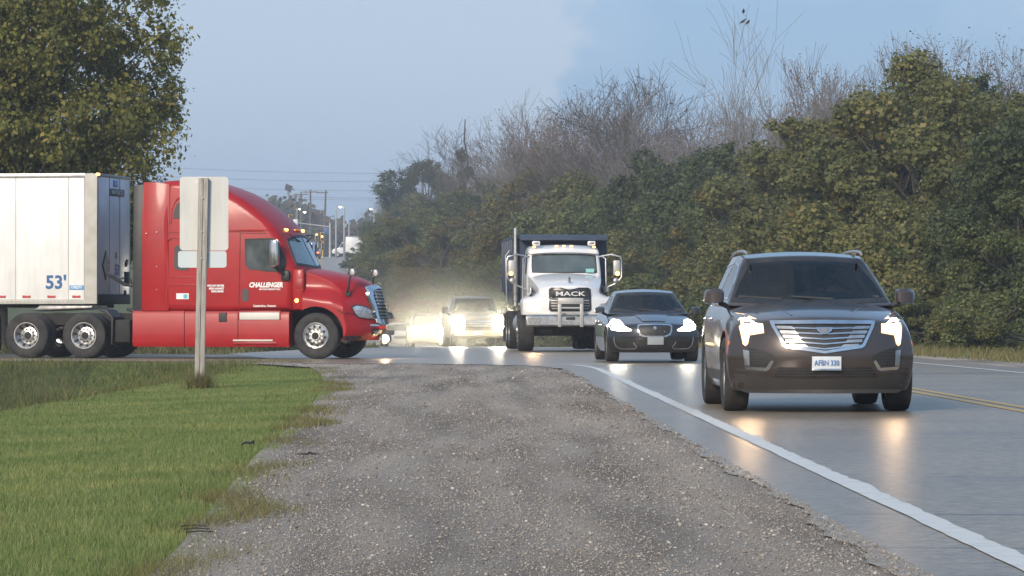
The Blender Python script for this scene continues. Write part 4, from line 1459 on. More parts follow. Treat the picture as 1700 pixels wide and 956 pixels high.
for k, (y0, y1, sag, hw) in enumerate(((543.5, 547.5, 2.2, 78), (551, 555.5, 3.2, 73), (558.5, 563, 4.2, 68.5), (566, 570, 5.2, 64), (573.5, 576.5, 6.5, 58))):
    pl = pp(*[(1364 + u * hw, (y0 + y1) / 2 + sag * (1 - abs(u))) for u in (-1, -.66, -.33, 0, .33, .66, 1)])
    patch('grille_slat', ribbon(pl, .0135), 'front', B['body'], 'chrome', suv, .016, .02, .08)
    for s in (-1, 1):
        patch('grille_blade', pp((1364 + s * hw, y0 - .5), (1364 + s * (hw - 25), y0 + .3), (1364 + s * (hw - 31), y1 + 1.2), (1364 + s * (hw - 2.0), y1 + .4)), 'front', B['body'], 'alu', suv, .0165, .015, .08)
bd = patch('badge', pp((1350, 545.5), (1379, 545.5), (1376, 551.5), (1369, 556), (1364.5, 557), (1360, 556), (1353, 551.5)), 'front', B['body'], 'chrome', suv, .032, .015, .05)
patch('badge_shield', pp((1355, 547.5), (1374, 547.5), (1371.5, 551), (1364.5, 554.5), (1357.5, 551)), 'front', B['body'], 'steel', bd, .036, .004, .05)
for s in (-1, 1):
    def S(poly): return poly if s < 0 else mirror(poly)
    hl = patch('headlamp', S(pp((1228, 521), (1240, 523), (1256, 531), (1265, 540), (1266, 555), (1243, 559), (1240, 573), (1236, 577), (1232, 574), (1227, 545))), 'front', B['body'], 'lens_warm', suv, .006, .03, .05)
    patch('headlamp_bulb', S(pp((1232, 530), (1241, 530), (1252, 537), (1258, 543), (1259, 550), (1240, 554), (1237.5, 570), (1235, 572), (1234, 569), (1231.5, 548))), 'front', B['body'], 'lamp_near', hl, .012, .006, .05)
    patch('corner_vent', S(pp((1240, 579), (1262, 584), (1283, 593), (1283, 600), (1276, 611), (1238, 611))), 'front', B['body'], 'black', suv, .004, .02, .05)
    for k in range(5):
        patch('vent_fin', S(ribbon(pp((1243, 585.5 + k * 5), (1262 + k * 2.0, 587 + k * 5)), .007)), 'front', B['body'], 'clad', suv, .008, .01, .05)
    patch('lower_lamp', S(pp((1232, 583), (1241.5, 585), (1242.5, 610.5), (1234, 609.5))), 'front', B['body'], 'alu', suv, .012, .02, .05)
    patch('chrome_hook', S(pp((1234, 610.5), (1243, 612), (1268, 613.5), (1277, 600), (1281, 603), (1274, 616), (1268, 618.5), (1237, 616.5))), 'front', B['body'], 'chrome', suv, .014, .02, .05)
    patch('bumper_lip', S(pp((1217, 614.5), (1240, 613), (1262, 617.5), (1281, 621), (1262, 623), (1219, 619))), 'front', B['body'], 'clad', suv, .012, .02, .05)
    patch('side_marker', [(-.52, .67), (-.48, .67), (-.48, .71), (-.52, .71)], 'left' if s < 0 else 'right', B['body'], 'amberoff', suv, .006, .02, .05)
patch('lower_intake', pp((1289, 612), (1364, 613), (1443, 612), (1456, 629), (1282, 629)), 'front', B['body'], 'black', suv, .004, .02, .07)
for k in range(3):
    patch('intake_bar', ribbon(pp((1288 - k * 1.5, 616 + k * 4.6), (1364, 616.6 + k * 4.6), (1447 + k * 1.5, 616 + k * 4.6)), .008), 'front', B['body'], 'clad', suv, .009, .012, .09)
patch('bumper_skirt', pp((1218, 622), (1262, 626), (1282, 631), (1364, 632), (1450, 631), (1468, 626), (1511, 622), (1505, 650), (1490, 655), (1364, 656), (1238, 655), (1223, 650)), 'front', B['body'], 'clad', suv, .005, .03, .08)
pl = patch('licence_plate', pp((1343, 594), (1391.5, 594), (1391.5, 617), (1343, 617)), 'front', B['body'], M('plate_white', (.62, .66, .70), .4), suv, .03, .02, .09)
MT['plateblue'] = M('plate_blue', (.06, .16, .38), .5)
py_ = -.905
hit = B['body'].ray_cast(Vector((0, -30, .5)), Vector((0, 1, 0)))[0]
text('plate_number', 'AFBN 330', .074, 'plateblue', pl, (fx(1367.3), hit.y - .034, fz(605)), (R(90), 0, 0), .001, 0, .0012, .78)
obj('plate_frame', MB().box((fx(1367.3), hit.y - .030, fz(616)), (.295, .006, .022), 0, .002), 'chrome', pl)
text('plate_frame_name', 'Finch', .024, 'dark', pl, (fx(1362), hit.y - .0345, fz(616)), (R(90), 0, 0), .0006)
for s in (-1, 1):                                            # roof rails, door lines and sills
    pts = [(s * .60, 1.24 + u * 2.0, 1.605 + .042 * (math.sin(math.pi * u) ** .45 if 0 < u < 1 else 0)) for u in (0, .05, .12, .3, .5, .7, .9, 1)]
    obj('roof_rail', MB().tube(pts, .016, 8), 'alu', suv)
    v = 'left' if s < 0 else 'right'
    for yy in (.72, 1.77, 2.72):
        patch('door_seam', ribbon([(yy, .40), (yy - .02, .75), (yy, 1.08)], .010), v, B['body'], 'dark', suv, .002, .006, .12)
    patch('sill_trim', [(.46, .30), (2.40, .30), (2.38, .40), (.47, .40)], v, B['body'], 'clad', suv, .01, .02, .15)
    for yy in (1.45, 2.45):
        obj('door_handle', MB().box((s * .955, yy, .93), (.03, .20, .03), 0, .01), 'chrome', suv)
obj('antenna', MB().rex([(2.95, 1.60), (3.05, 1.665), (3.13, 1.655), (3.17, 1.58)], .025, .01), MT['plum'], suv)
for s in (-1, 1):
    patch('hood_crease', ribbon([(s * .30, -.66), (s * .40, -.2), (s * .56, .22)], .012), 'top', B['body'], MT['plum'], suv, .006, .012, .1)
obj('tail_lamp', MB().box((-.70, 3.72, .92), (.10, .10, .32), 0, .03), 'redrefl', suv)
obj('tail_lamp', MB().box((.70, 3.72, .92), (.10, .10, .32), 0, .03), 'redrefl', suv)
def world_of(T, p):
    return Matrix.Translation(T.location) @ Matrix.Rotation(T.rotation_euler.z, 4, 'Z') @ Vector(p)
person('person', 'driver in a grey top behind the wheel of the plum crossover', world_of(suv, (.33, 1.62, .66)), 'cloth', R(.35))

# ------------------------------------------------------------------ the black saloon
MT['blackpaint'] = M('black_metallic_paint', (.020, .020, .023), .28, .4, coat=.9, col2=(.032, .032, .036), nscale=1.5)
JAG = dict(yf=-.86, yr=4.05, wb=2.909, track=1.575, wr=.345, tw=.25, ar=.385, sweep=.46, sp=2.4,
           ztop=([-.86, -.75, -.45, 0, .6, 1.0, 3.2, 4.05], [.76, .80, .88, .95, 1.0, .985, 1.02, .96]), drop=([-.9, -.4, .5, 1, 4], [.05, .07, .08, .05, .05]),
           zbot=([-.86, -.5, 3, 4.05], [.20, .18, .19, .28]), nose=([.18, .3, .42, .55, .68, .78, .84], [-.76, -.83, -.86, -.865, -.84, -.78, -.68]),
           half=([-.9, -.5, 0, 1.2, 2.9, 3.6, 4.1], [.885, .915, .935, .92, .94, .90, .82]), tail=([.2, .6, 1.0], [.08, 0, .06]),
           gh=dict(yb=.55, yt=1.45, rb=3.75, rt=2.75, bow=.26, z0=.945, roof=([.5, 1.4, 2.0, 2.8, 3.3, 3.8], [1.385, 1.40, 1.462, 1.43, 1.33, 1.15]), wb=.83, wt=.60, crown=.045),
           win=dict(ws=[(-.775, .985), (-.35, .972), (0, .968), (.35, .972), (.775, .985), (.69, 1.17), (.60, 1.335), (.55, 1.375), (.25, 1.392), (0, 1.395), (-.25, 1.392), (-.55, 1.375), (-.60, 1.335), (-.69, 1.17)],
                    side=[[(1.02, 1.0), (1.95, 1.005), (1.95, 1.365), (1.55, 1.32), (1.25, 1.17)], [(2.03, 1.005), (2.95, 1.03), (2.72, 1.32), (2.03, 1.365)]]),
           mirror=(.975, .82, 1.035, .19, .13))
xj, dj = (1081.4 - 790) / 83.0, 74.7
jag, B = build_car('saloon_car', 'black saloon with glaring white headlamps and chrome rimmed air intakes', (xj, dj, .03), R(2.2), JAG, MT['blackpaint'])
def fx(px): return (px - 1084.5) / 84.0
def fz(py): return 1 - (py - 520) / 84.0
g_o = pp((1055.5, 543), (1059, 540.5), (1084.5, 540), (1110, 540.5), (1114, 543), (1113.5, 553), (1110, 560), (1103, 562.5), (1066, 562.5), (1059, 560), (1056, 553))
patch('grille_mesh', g_o, 'front', B['body'], 'black', jag, .004, .02, .06)
patch('grille_frame', g_o, 'front', B['body'], 'chrome', jag, .014, .02, .05, shrink(g_o, .028))
hit = B['body'].ray_cast(Vector((0, -30, .66)), Vector((0, 1, 0)))[0]
obj('badge', MB().lathe([(.001, -.02), (.035, -.018), (.045, 0), (.045, .03)], (0, hit.y - .012, fz(548)), 'y', 16), 'chrome', jag)
text('badge_letter', 'R', .05, 'chrome', jag, (fx(1101), hit.y - .025, fz(553.5)), (R(90), 0, 0), .004)
for s in (-1, 1):
    def S(poly): return poly if s < 0 else mirror(poly)
    hl = patch('headlamp', S(pp((1007.5, 542.5), (1013, 535), (1022, 531.5), (1031, 534), (1037, 545), (1047, 550), (1046, 552.5), (1024, 553), (1013, 550))), 'front', B['body'], 'lens_cool', jag, .006, .03, .05)
    patch('headlamp_bulb', S(pp((1010, 542.5), (1015, 537), (1022, 533.5), (1030, 536), (1036, 546), (1044, 550.5), (1024, 551.5), (1014, 548.5))), 'front', B['body'], 'lamp_cool', hl, .012, .006, .05)
    iv = pp((1017.5, 562), (1026, 563), (1041, 566), (1049, 572), (1055, 580), (1052, 582.5), (1028, 582.5), (1020, 578))
    patch('air_intake', S(iv), 'front', B['body'], 'black', jag, .004, .02, .05)
    patch('intake_trim', S(ribbon(pp((1018, 562), (1019, 572), (1022, 578.5), (1028, 582), (1052, 582.3), (1055, 579.5), (1049, 571.5)), .022)), 'front', B['body'], 'chrome', jag, .014, .02, .05)
    patch('hood_vent', ribbon([(s * .38, .10), (s * .46, .33)], .05), 'top', B['body'], 'black', jag, .004, .01, .08)
    obj('tail_lamp', MB().box((s * .66, 3.82, .78), (.22, .12, .14), 0, .04), 'redrefl', jag)
    v = 'left' if s < 0 else 'right'
    for yy in (.85, 1.98, 2.75):
        patch('door_seam', ribbon([(yy, .33), (yy - .02, .65), (yy, .95)], .010), v, B['body'], 'dark', jag, .002, .006, .12)
    for yy in (1.70, 2.62):
        obj('door_handle', MB().box((s * .935, yy, .80), (.03, .20, .03), 0, .01), 'chrome', jag)
patch('lower_intake', pp((1052, 566), (1117, 566), (1110, 580), (1060, 580)), 'front', B['body'], 'black', jag, .004, .02, .07)
patch('licence_plate', pp((1072, 562), (1099, 562), (1099, 575), (1072, 575)), 'front', B['body'], M('plate_grey', (.30, .33, .35), .5), jag, .03, .02, .09)
patch('hood_bulge', [(-.22, -.62), (.22, -.62), (.30, -.1), (.34, .35), (-.34, .35), (-.30, -.1)], 'top', B['body'], MT['blackpaint'], jag, .016, .03, .09)
person('person', 'driver in a dark top behind the wheel of the black saloon', world_of(jag, (.33, 1.75, .52)), 'cloth', R(2.2))

# ------------------------------------------------------------------ the red tractor unit
def red_paint():
    m, n, p = nodes_mat('red_truck_paint')
    tc = nd(n, 'ShaderNodeTexCoord')
    a = nd(n, 'ShaderNodeTexNoise', {'Vector': tc.outputs['Object'], 'Scale': 2.0, 'Detail': 6.0})
    sep = nd(n, 'ShaderNodeSeparateXYZ', {'Vector': tc.outputs['Object']})
    fl = nd(n, 'ShaderNodeTexNoise', {'Vector': tc.outputs['Object'], 'Scale': 14.0, 'Detail': 8.0, 'Roughness': .8})
    film = nd(n, 'ShaderNodeMapRange', {'Value': fl.outputs['Fac'], 'From Min': .5, 'From Max': .75, 'To Min': 0.0, 'To Max': .10})
    base = (cramp(n, a.outputs['Fac'], [(.3, (.30, .006, .009)), (.6, (.35, .008, .010)), (.75, (.32, .014, .014))]))
    mx = nd(n, 'ShaderNodeMixRGB', {'Fac': film.outputs['Result'], 'Color1': base, 'Color2': (.30, .16, .13, 1)})
    n.links.new(mx.outputs[0], p.inputs['Base Color'])
    p.inputs['Roughness'].default_value = .42
    p.inputs['Specular IOR Level'].default_value = .3
    p.inputs['Coat Weight'].default_value = .16
    p.inputs['Coat Roughness'].default_value = .12
    return m
MT['red'] = red_paint()
MT['deepred'] = M('red_recess_shade', (.30, .014, .016), .45)  # darker copy of the truck red, recess shade put into the colour
MT['decal'] = M('white_vinyl', (.80, .80, .78), .5)
TR = thing('truck_tractor', 'red sleeper cab truck tractor with white door lettering pulling the white trailer', 'truck', (-3.14, 81.6, .01), R(76))
def tx(px): return -(px - 527) / 74.5          # side-view photo pixel -> local y on the near flank
def tz(py): return (597 - py) / 76.5
def tp(*pts): return [(tx(a), tz(b)) for a, b in pts]

roofp = [(-3.52, 3.90), (-3.2, 3.92), (-2.9, 3.91), (-2.6, 3.865), (-2.3, 3.775), (-2.0, 3.665), (-1.7, 3.52), (-1.4, 3.335), (-1.1, 3.10), (-.88, 2.88), (-.72, 2.70)]
cabp = [(-3.52, 1.04), (-3.52, 2.0), (-3.52, 3.0)] + roofp + [(-.60, 2.45), (-.47, 2.2), (-.34, 1.95), (-.36, 1.5), (-.40, 1.04), (-1.5, 1.02), (-2.5, 1.02)]
cabp = [(-t, z) for t, z in cabp]
def cab_w(y, z):
    t = -y
    w = itp(t, [-3.6, -1.95, -1.70, -1.0, -.5, -.3], [1.0, 1.0, .955, .945, .915, .89])
    if z > 2.6:
        w *= 1 - .17 * ((z - 2.6) / 1.32) ** 2 * itp(t, [-3.5, -2.5, -1], [.45, .8, 1.3])
    return w
def cab_b(a, y, z):
    t = -y
    k = itp(t, [-2.6, -1.2, -.7, -.3], [0, .12, .22, .22])
    return k * a * a, -.05 * a * a * (z > 3.0)
cab = MB().rex(cabp, 1.20, .14, 'x', 5, 10, cab_w, cab_b).mesh('cab')
cab.materials.append(MT['red'])
CB = bvh_of(cab)
WS = [(-.92, 2.03), (0, 1.97), (.92, 2.03), (.83, 2.60), (.4, 2.68), (0, 2.70), (-.4, 2.68), (-.83, 2.60)]
DW = tp((407, 401), (450, 400), (457, 406), (470, 434), (470, 444), (464, 449), (447, 450), (414, 446), (408, 440))
cabo = obj('cab', cab, None, TR, True, 40)
for v in ('left', 'right'):
    patch('door_window', DW, v, CB, MT['glassdk'] if v == 'right' else M('door_glass', (.035, .045, .05), .08, spec=.7, col2=(.10, .12, .12), nscale=2.2), TR, .006, .01, .1)
    patch('window_seal', [(p[0], p[1]) for p in tp((404, 398), (452, 397), (460, 404), (474, 434), (473, 446), (466, 453), (447, 453), (411, 449), (405, 441))], v, CB, 'black', TR, .010, .015, .1, DW)
    patch('quarter_post', ribbon(tp((451.5, 400), (454, 450)), .035), v, CB, 'black', TR, .010, .01, .1)
    patch('door_seam', ribbon(tp((474, 390), (396.5, 389), (396, 515)), .016), v, CB, 'dark', TR, .003, .006, .14)
    patch('door_seam', ribbon(tp((474, 390), (484, 418), (487, 445), (487, 500), (478, 514), (396, 514.5)), .014), v, CB, 'dark', TR, .003, .006, .14)
    patch('gutter_rib', ribbon(tp((268, 386), (330, 385.5), (400, 384), (448, 384), (458, 386)), .030), v, CB, 'red', TR, .022, .03, .14)
    patch('gutter_painted_shade', ribbon(tp((268, 388.3), (400, 386.4), (448, 386.6), (457, 388.5)), .014), v, CB, 'deepred', TR, .008, .01, .14)  # strip of deeper red painting the shade under the rib
    patch('cab_seam', ribbon(tp((275, 300), (267, 384), (266, 515)), .016), v, CB, 'dark', TR, .003, .006, .16)
    # sleeper windows and raised panels
    patch('upper_window', tp((284, 364), (285, 352), (290, 340), (300, 332), (318, 332), (318, 364)), v, CB, 'black', TR, .010, .02, .1)
    patch('window_bulge', ribbon(tp((280, 372), (281, 348), (288, 334), (300, 326), (322, 325)), .035), v, CB, 'red', TR, .018, .03, .12)
    patch('sleeper_window', [(tx(a) , tz(b)) for a, b in ((287, 412), (290, 409), (311, 409), (311, 450), (293, 450), (287, 446))], v, CB, 'black', TR, .012, .02, .1)
    for (x0, y0, x1, y1) in ((276, 396, 327, 461), (275, 474, 327, 507)):
        patch('panel_rib', ribbon(tp((x1, y0), (x0 + 6, y0), (x0, y0 + 6), (x0, y1 - 6), (x0 + 6, y1), (x1, y1)), .030), v, CB, 'red', TR, .016, .03, .12)
    patch('marker_decal', tp((291, 488.5), (312, 488.5), (312, 498), (291, 498)), v, CB, 'decal', TR, .008, .01, .1)
    patch('door_handle_recess', rrect(tx(411.5), tz(502), tx(401), tz(481), .045), v, CB, 'black', TR, .008, .012, .1)
    patch('decal_dot', tp((303, 490), (310, 490), (310, 497), (303, 497)), v, CB, M('teal_print', (.10, .42, .46), .5), TR, .010, .01, .1)
patch('windscreen_frame', WS, 'front', CB, 'black', TR, .010, .02, .08, shrink(WS, .05))
MT['wsblue'] = M('windscreen_painted_sky', (.10, .16, .18), .07, spec=.9, col2=(.15, .22, .24), nscale=1.2, coat=.6)  # opaque pane with the sky's reflection painted into its colour
patch('windscreen', shrink(WS, .03), 'front', CB, 'wsblue', TR, .006, .008, .10)
patch('windscreen_bar', ribbon([(0, 1.97), (0, 2.70)], .035), 'front', CB, 'black', TR, .012, .01, .1)
for sx in (-.52, .30):
    w = MB().tube([(sx, .20 - .60 + .04, 1.99), (sx + .36, -.34, 2.04)], .014, 5)
    obj('wiper', w, 'black', TR)
for k, xx in enumerate((-.62, -.13, 0, .13, .62)):
    hit = CB.ray_cast(Vector((xx, -30, 2.80)), Vector((0, 1, 0)))[0]
    obj('roof_marker_lamp', MB().box((xx, hit.y - .01, 2.80), (.085, .09, .055), 0, .02), 'amberlit' if abs(xx) > .3 else 'amberoff', TR)
# side extenders behind the sleeper
for s in (-1, 1):
    e = MB().rex([(3.34, 1.04), (3.34, 3.80), (3.70, 3.84), (3.94, 3.84), (3.96, 3.0), (3.96, 1.04)], .018, .008, 'x', 2, 2)
    e.v = [(v[0] + s * (1.192 - .075 * max(0, (v[2] - 2.6) / 1.3) ** 2), v[1], v[2]) for v in e.v]
    ex = obj('side_extender', e, 'red', TR)
    r_ = MB().rex([(3.955, 1.06), (3.955, 3.80), (4.18, 3.76), (4.18, 1.06)], .012, .005, 'x', 2, 2)
    r_.v = [(v[0] + s * (1.175 - .10 * max(0, (v[2] - 2.6) / 1.3) ** 2), v[1], v[2]) for v in r_.v]
    obj('rubber_flap', r_, 'black', ex)
    for (yy, zz) in ((3.62, 1.5), (3.62, 2.75), (3.86, 2.72), (3.62, 2.0)):
        obj('rivet', MB().lathe([(.001, s * .012), (.012, s * .008), (.014, 0)], (s * 1.204, yy, zz), 'x', 8), 'alu', ex)
obj('cab_back', MB().box((0, 3.60, 2.3), (2.1, .10, 2.5), 0, .04), 'dark', TR)

# hood, fenders and bumper in one skin
def front_skin(a, b, c):
    t0 = -.34
    tf0 = 1.19
    tc_ = tf0 + (t0 - tf0) * b
    ztop = itp(tc_, [-.34, 0, .5, .8, 1.0, 1.12, 1.19], [1.965, 1.92, 1.83, 1.755, 1.69, 1.62, 1.54])
    zbot = itp(tc_, [-.34, .4, .7, 1.36], [.52, .46, .40, .40])
    z = zbot + (ztop - zbot) * c
    nose = itp(z, [.4, .5, .62, .75, .85, 1.2, 1.5, 1.6], [1.06, 1.16, 1.19, 1.18, 1.13, 1.10, 1.04, .97])
    tf = nose - .52 * abs(a) ** 2.7
    t = tf + (t0 - tf) * b
    wl = itp(t, [-.34, .3, .7, 1.0, 1.2, 1.37], [1.19, 1.20, 1.17, 1.10, 1.0, .93])
    wh = itp(t, [-.34, .3, .8, 1.1, 1.37], [.985, .94, .83, .74, .66])
    zs = itp(t, [-.34, .3, .8, 1.3], [1.42, 1.36, 1.16, 1.02])
    k = sstep((z - zs + .10) / .30)
    w = wl + (wh - wl) * k
    drop = .085 * abs(a) ** 3 * (c > .5) * (c - .5) * 2
    return a * w, -t, z - drop
FC = [0, .05, .15, .28, .40, .50, .58, .66, .74, .84, .94, .985, 1]
fs_ = evalmesh(boxmap(AV, [0, .015, .05, .11, .19, .28, .38, .5, .62, .75, .88, .97, 1], FC, front_skin).mesh('hood'), [('SUBSURF', dict(levels=2, render_levels=2))])
fs_.materials.append(MT['red'])
fs_ = cut_arches(fs_, [(0.02, .52, .615, .60)], MT['dark'])
HB = bvh_of(fs_)
obj('hood', fs_, None, TR, True, 45)
GR = [(-.44, 1.56), (-.2, 1.60), (.2, 1.60), (.44, 1.56), (.50, 1.40), (.47, 1.0), (.40, .78), (.30, .745), (-.30, .745), (-.40, .78), (-.47, 1.0), (-.50, 1.40)]
GI = [(-.35, 1.49), (-.15, 1.525), (.15, 1.525), (.35, 1.49), (.39, 1.36), (.36, 1.0), (.31, .86), (-.31, .86), (-.36, 1.0), (-.39, 1.36)]
patch('grille_backing', GR, 'front', HB, 'black', TR, .02, .06, .07)
patch('grille_surround', GR, 'front', HB, 'chrome', TR, .075, .10, .05, GI)
for k in range(9):
    zz = .90 + k * .072
    hw = itp(zz, [.86, 1.0, 1.36, 1.5], [.30, .35, .385, .35])
    patch('grille_bar', ribbon([(-hw, zz), (0, zz), (hw, zz)], .022), 'front', HB, 'alu', TR, .070, .05, .08)
for xx in (-.26, -.13, 0, .13, .26):
    patch('grille_upright', ribbon([(xx * .9, .87), (xx, 1.5)], .014), 'front', HB, 'steel', TR, .060, .04, .08)
for v, s in (('left', -1), ('right', 1)):
    HLp = tp((583, 510), (587, 507), (596, 508), (606, 514), (613, 521), (617.5, 531), (605, 532), (592, 529), (587, 521))
    HLp = [(y + .03, z) for y, z in HLp]
    hl = patch('headlamp', HLp, v, HB, 'lens', TR, .012, .05, .04)
    patch('headlamp_bulb', [(y, z) for y, z in [(tx(588) + .03, tz(510)), (tx(594) + .03, tz(510)), (tx(594) + .03, tz(516)), (tx(588) + .03, tz(516))]], v, HB, M('lamp_reflector', (.8, .8, .75), .1, .7), hl, .018, .01, .04)
    patch('headlamp_rim', HLp, v, HB, 'black', hl, .016, .03, .04, shrink(HLp, .022))
    fgp = rrect(tx(615), tz(558), tx(608), tz(549), .03)
    patch('fog_lamp', fgp, v, HB, 'lens', TR, .012, .03, .04)
    patch('hood_seam', ribbon(tp((500.5, 452), (500.5, 514)), .016), v, HB, 'dark', TR, .003, .006, .1)
    patch('bumper_seam', ribbon([(-.46, 1.06), (-.58, .99), (-.75, .965), (-.90, .935)], .020), v, HB, 'dark', TR, .004, .008, .05)
    patch('bumper_step', [(-.62, .41), (-.90, .42), (-.90, .50), (-.60, .50)], v, HB, 'black', TR, .010, .02, .05)
bt = patch('bumper_trim', [(-.62, .71), (.62, .71), (.62, .75), (-.62, .75)], 'front', HB, 'chrome', TR, .02, .03, .08)
patch('bumper_intake', [(-.55, .50), (.55, .50), (.58, .64), (-.58, .64)], 'front', HB, 'black', TR, .008, .02, .08)
fog = obj('driving_lamp', MB().lathe([(.001, -.05), (.07, -.045), (.10, -.01), (.10, .05)], (-.16, -1.20, .43), 'y', 20), 'alu', TR)
obj('lamp_lens', MB().lathe([(.001, -.12), (.05, -.105), (.085, -.06), (.09, -.02)], (-.16, -1.20, .43), 'y', 20), 'lamp_warm', fog)
fog = obj('driving_lamp', MB().lathe([(.001, -.05), (.07, -.045), (.10, -.01), (.10, .05)], (.40, -1.16, .43), 'y', 20), 'alu', TR)
obj('lamp_lens', MB().lathe([(.001, -.058), (.085, -.052), (.09, -.03)], (.40, -1.16, .43), 'y', 20), 'lens', fog)
# hood mirrors, door mirrors
for s in (-1, 1):
    hm = MB().tube([(s * .90, -.60, 1.42), (s * .95, -.66, 1.62), (s * .93, -.68, 1.80)], [.03, .022, .022], 8)
    hmo = obj('hood_mirror', hm, 'black', TR)
    obj('mirror_head', MB().rex([(-.80, 1.78), (-.82, 1.86), (-.78, 1.95), (-.70, 1.96), (-.66, 1.88), (-.68, 1.79)], .07, .035), 'steel', hmo, loc=(s * .93, 0, 0))
    obj('mirror_glass', MB().box((s * .93, -.645, 1.87), (.13, .01, .13), 0, .02), 'chrome', hmo)
    obj('mirror_foot', MB().lathe([(.001, -s * .0 - .03), (.06, -.02), (.065, .03)], (s * .88, -.60, 1.41), 'x', 12), 'black', hmo)
    dm = MB().rex([(.62 - .12, 2.02), (.62 - .12, 2.52), (.62 - .06, 2.58), (.62 + .06, 2.56), (.62 + .06, 2.0), (.62 - .06, 1.98)], .11, .05)
    dm.v = [(v[0] + s * 1.40, v[1] + .28, v[2]) for v in dm.v]
    dmo = obj('door_mirror', dm, 'chrome', TR)
    obj('mirror_arm', MB().tube([(s * 1.36, .90, 2.02), (s * 1.28, .82, 1.92), (s * 1.10, .72, 1.80), (s * 1.08, .70, 1.76)], [.04, .04, .05, .06], 8), 'black', dmo)
    obj('mirror_base', MB().box((s * 1.11, .72, 1.80), (.12, .20, .24), 0, .05), 'black', dmo)
    obj('mirror_glass', MB().box((s * 1.40, .965, 2.28), (.17, .01, .44), 0, .02), 'steel', dmo)
# cowl block, turn lamp
for s in (-1, 1):
    v = 'left' if s < 0 else 'right'
    obj('cowl_panel', MB().box((s * 1.045, .44, 1.50), (.14, .26, .88), 0, .04), 'red', TR)
    obj('cowl_vent', MB().box((s * 1.105, .42, 1.62), (.03, .17, .22), 0, .01), 'deepred', TR)
    obj('turn_lamp', MB().lathe([(.001, s * .03), (.03, s * .025), (.045, 0)], (s * 1.116, .47, 1.26), 'x', 12), 'amberlit', TR)
# lower fairings, steps, tank covers
for s in (-1, 1):
    for (y0, y1, z0, z1) in ((.62, 1.76, .26, 1.02), (1.775, 2.98, .26, 1.03), (2.995, 4.17, .26, 1.04)):
        pr = [(.86, z0 + .03), (1.17, z0), (1.215, z0 + .10), (1.20, z0 + .30), (1.205, z1 - .08), (1.17, z1), (.86, z1)]
        mb = MB().prism([(s * p, q) for p, q in pr], y0, y1, 'y')
        obj('side_fairing', mb, 'red', TR, True, 30)
    obj('step_well', MB().box((s * 1.195, 1.28, .94), (.035, .96, .20), 0, .01), 'deepred', TR)
    obj('step_tread', MB().box((s * 1.205, 1.28, .925), (.03, .90, .155), 0, .006), M('step_grip_plate', (.60, .59, .55), .6, .2), TR)
    obj('step_tread', MB().box((s * 1.222, 1.42, .40), (.05, .90, .035), 0, .006), M('step_edge_plate', (.60, .58, .52), .6, .2), TR)
    obj('step_recess', MB().box((s * 1.210, 1.38, .345), (.03, .98, .06), 0, .01), 'deepred', TR)
    obj('fuel_filler', MB().rex([(2.02, .80), (2.02, 1.00), (2.20, 1.00), (2.20, .80)], .02, .015), 'black', TR, loc=(s * 1.205, 0, 0))
    obj('arch_flare', MB().prism([(s * p, q) for p, q in ((.86, .26), (1.18, .26), (1.2, .5), (1.14, 1.02), (.86, 1.02))], .615, .70, 'y'), 'red', TR)
# chassis, wheels
for s in (-1, 1):
    obj('frame_rail', MB().box((s * .43, 3.2, .86), (.09, 7.6, .26)), 'dark', TR)
    truck_wheel(TR, s * 1.04, 0.02, .50, .29)
    for yy in (5.30, 6.63):
        truck_wheel(TR, s * 1.06, yy, .50, .28, True, True)
    obj('mud_flap', MB().box((s * .98, 7.42, .55), (.60, .02, .75)), 'black', TR)
    obj('quarter_fender', MB().rex([(4.62, .30), (4.60, .90), (4.75, 1.06), (4.95, 1.10), (4.95, 1.05), (4.80, 1.0), (4.66, .88), (4.66, .30)], .32, .02), 'black', TR, loc=(s * .92, 0, 0))
    obj('battery_box', MB().box((s * .92, 4.42, .60), (.5, .36, .5), 0, .04), 'dark', TR)
for yy in (.02, 5.30, 6.63):
    obj('axle', MB().tube([(-.95, yy, .5), (.95, yy, .5)], .09, 10), 'dark', TR)
obj('fifth_wheel', MB().rex([(5.35, 1.08), (5.35, 1.16), (6.6, 1.16), (6.75, 1.05), (6.6, 1.03)], .48, .04), 'steel', TR)
obj('engine_block', MB().box((0, .2, 1.0), (.9, 1.3, .9), 0, .1), 'dark', TR)
hoses = MB()
for k in range(3):
    hoses.tube([(-.2 + k * .12, 3.62, 2.0), (-.2 + k * .12, 4.1, 1.55 - .05 * k), (-.25 + k * .15, 4.7, 1.6), (-.3 + k * .15, 5.1, 1.85)], .02, 6)
obj('air_hose', hoses, 'black', TR)
rot = (R(90), 0, R(-90))
def side_text(nm, s_, size, px, py, shear=0.0, bold=0.0, sx=1.0, bvh=CB):
    h = bvh.ray_cast(Vector((-30, tx(px), tz(py))), Vector((1, 0, 0)))[0]
    h1 = bvh.ray_cast(Vector((-30, tx(px - 20), tz(py))), Vector((1, 0, 0)))[0]
    h2 = bvh.ray_cast(Vector((-30, tx(px + 20), tz(py))), Vector((1, 0, 0)))[0]
    yaw = math.atan2(h2.x - h1.x, abs(h2.y - h1.y)) if h1 and h2 else 0
    return text(nm, s_, size, 'decal', TR, (h.x - .014, h.y, h.z), (R(90), 0, R(-90) + yaw), .002, shear, bold, sx)
side_text('door_lettering', 'CHALLENGER', .145, 440, 475, .22, .007, .84)
side_text('door_lettering', 'MOTOR FREIGHT INC.', .048, 447, 482, .1, .002, 1.0)
side_text('door_lettering', 'Cambridge, Ontario', .066, 438.5, 509.5, 0, .002, .95)
for k, s_ in enumerate(('WE NOT ENTER', 'RIDE AGAINST', 'EXPLOSIVES')):
    side_text('door_lettering', s_, .056, 357 + k * 1.5, 476 + k * 4.7, 0, .003, .92)

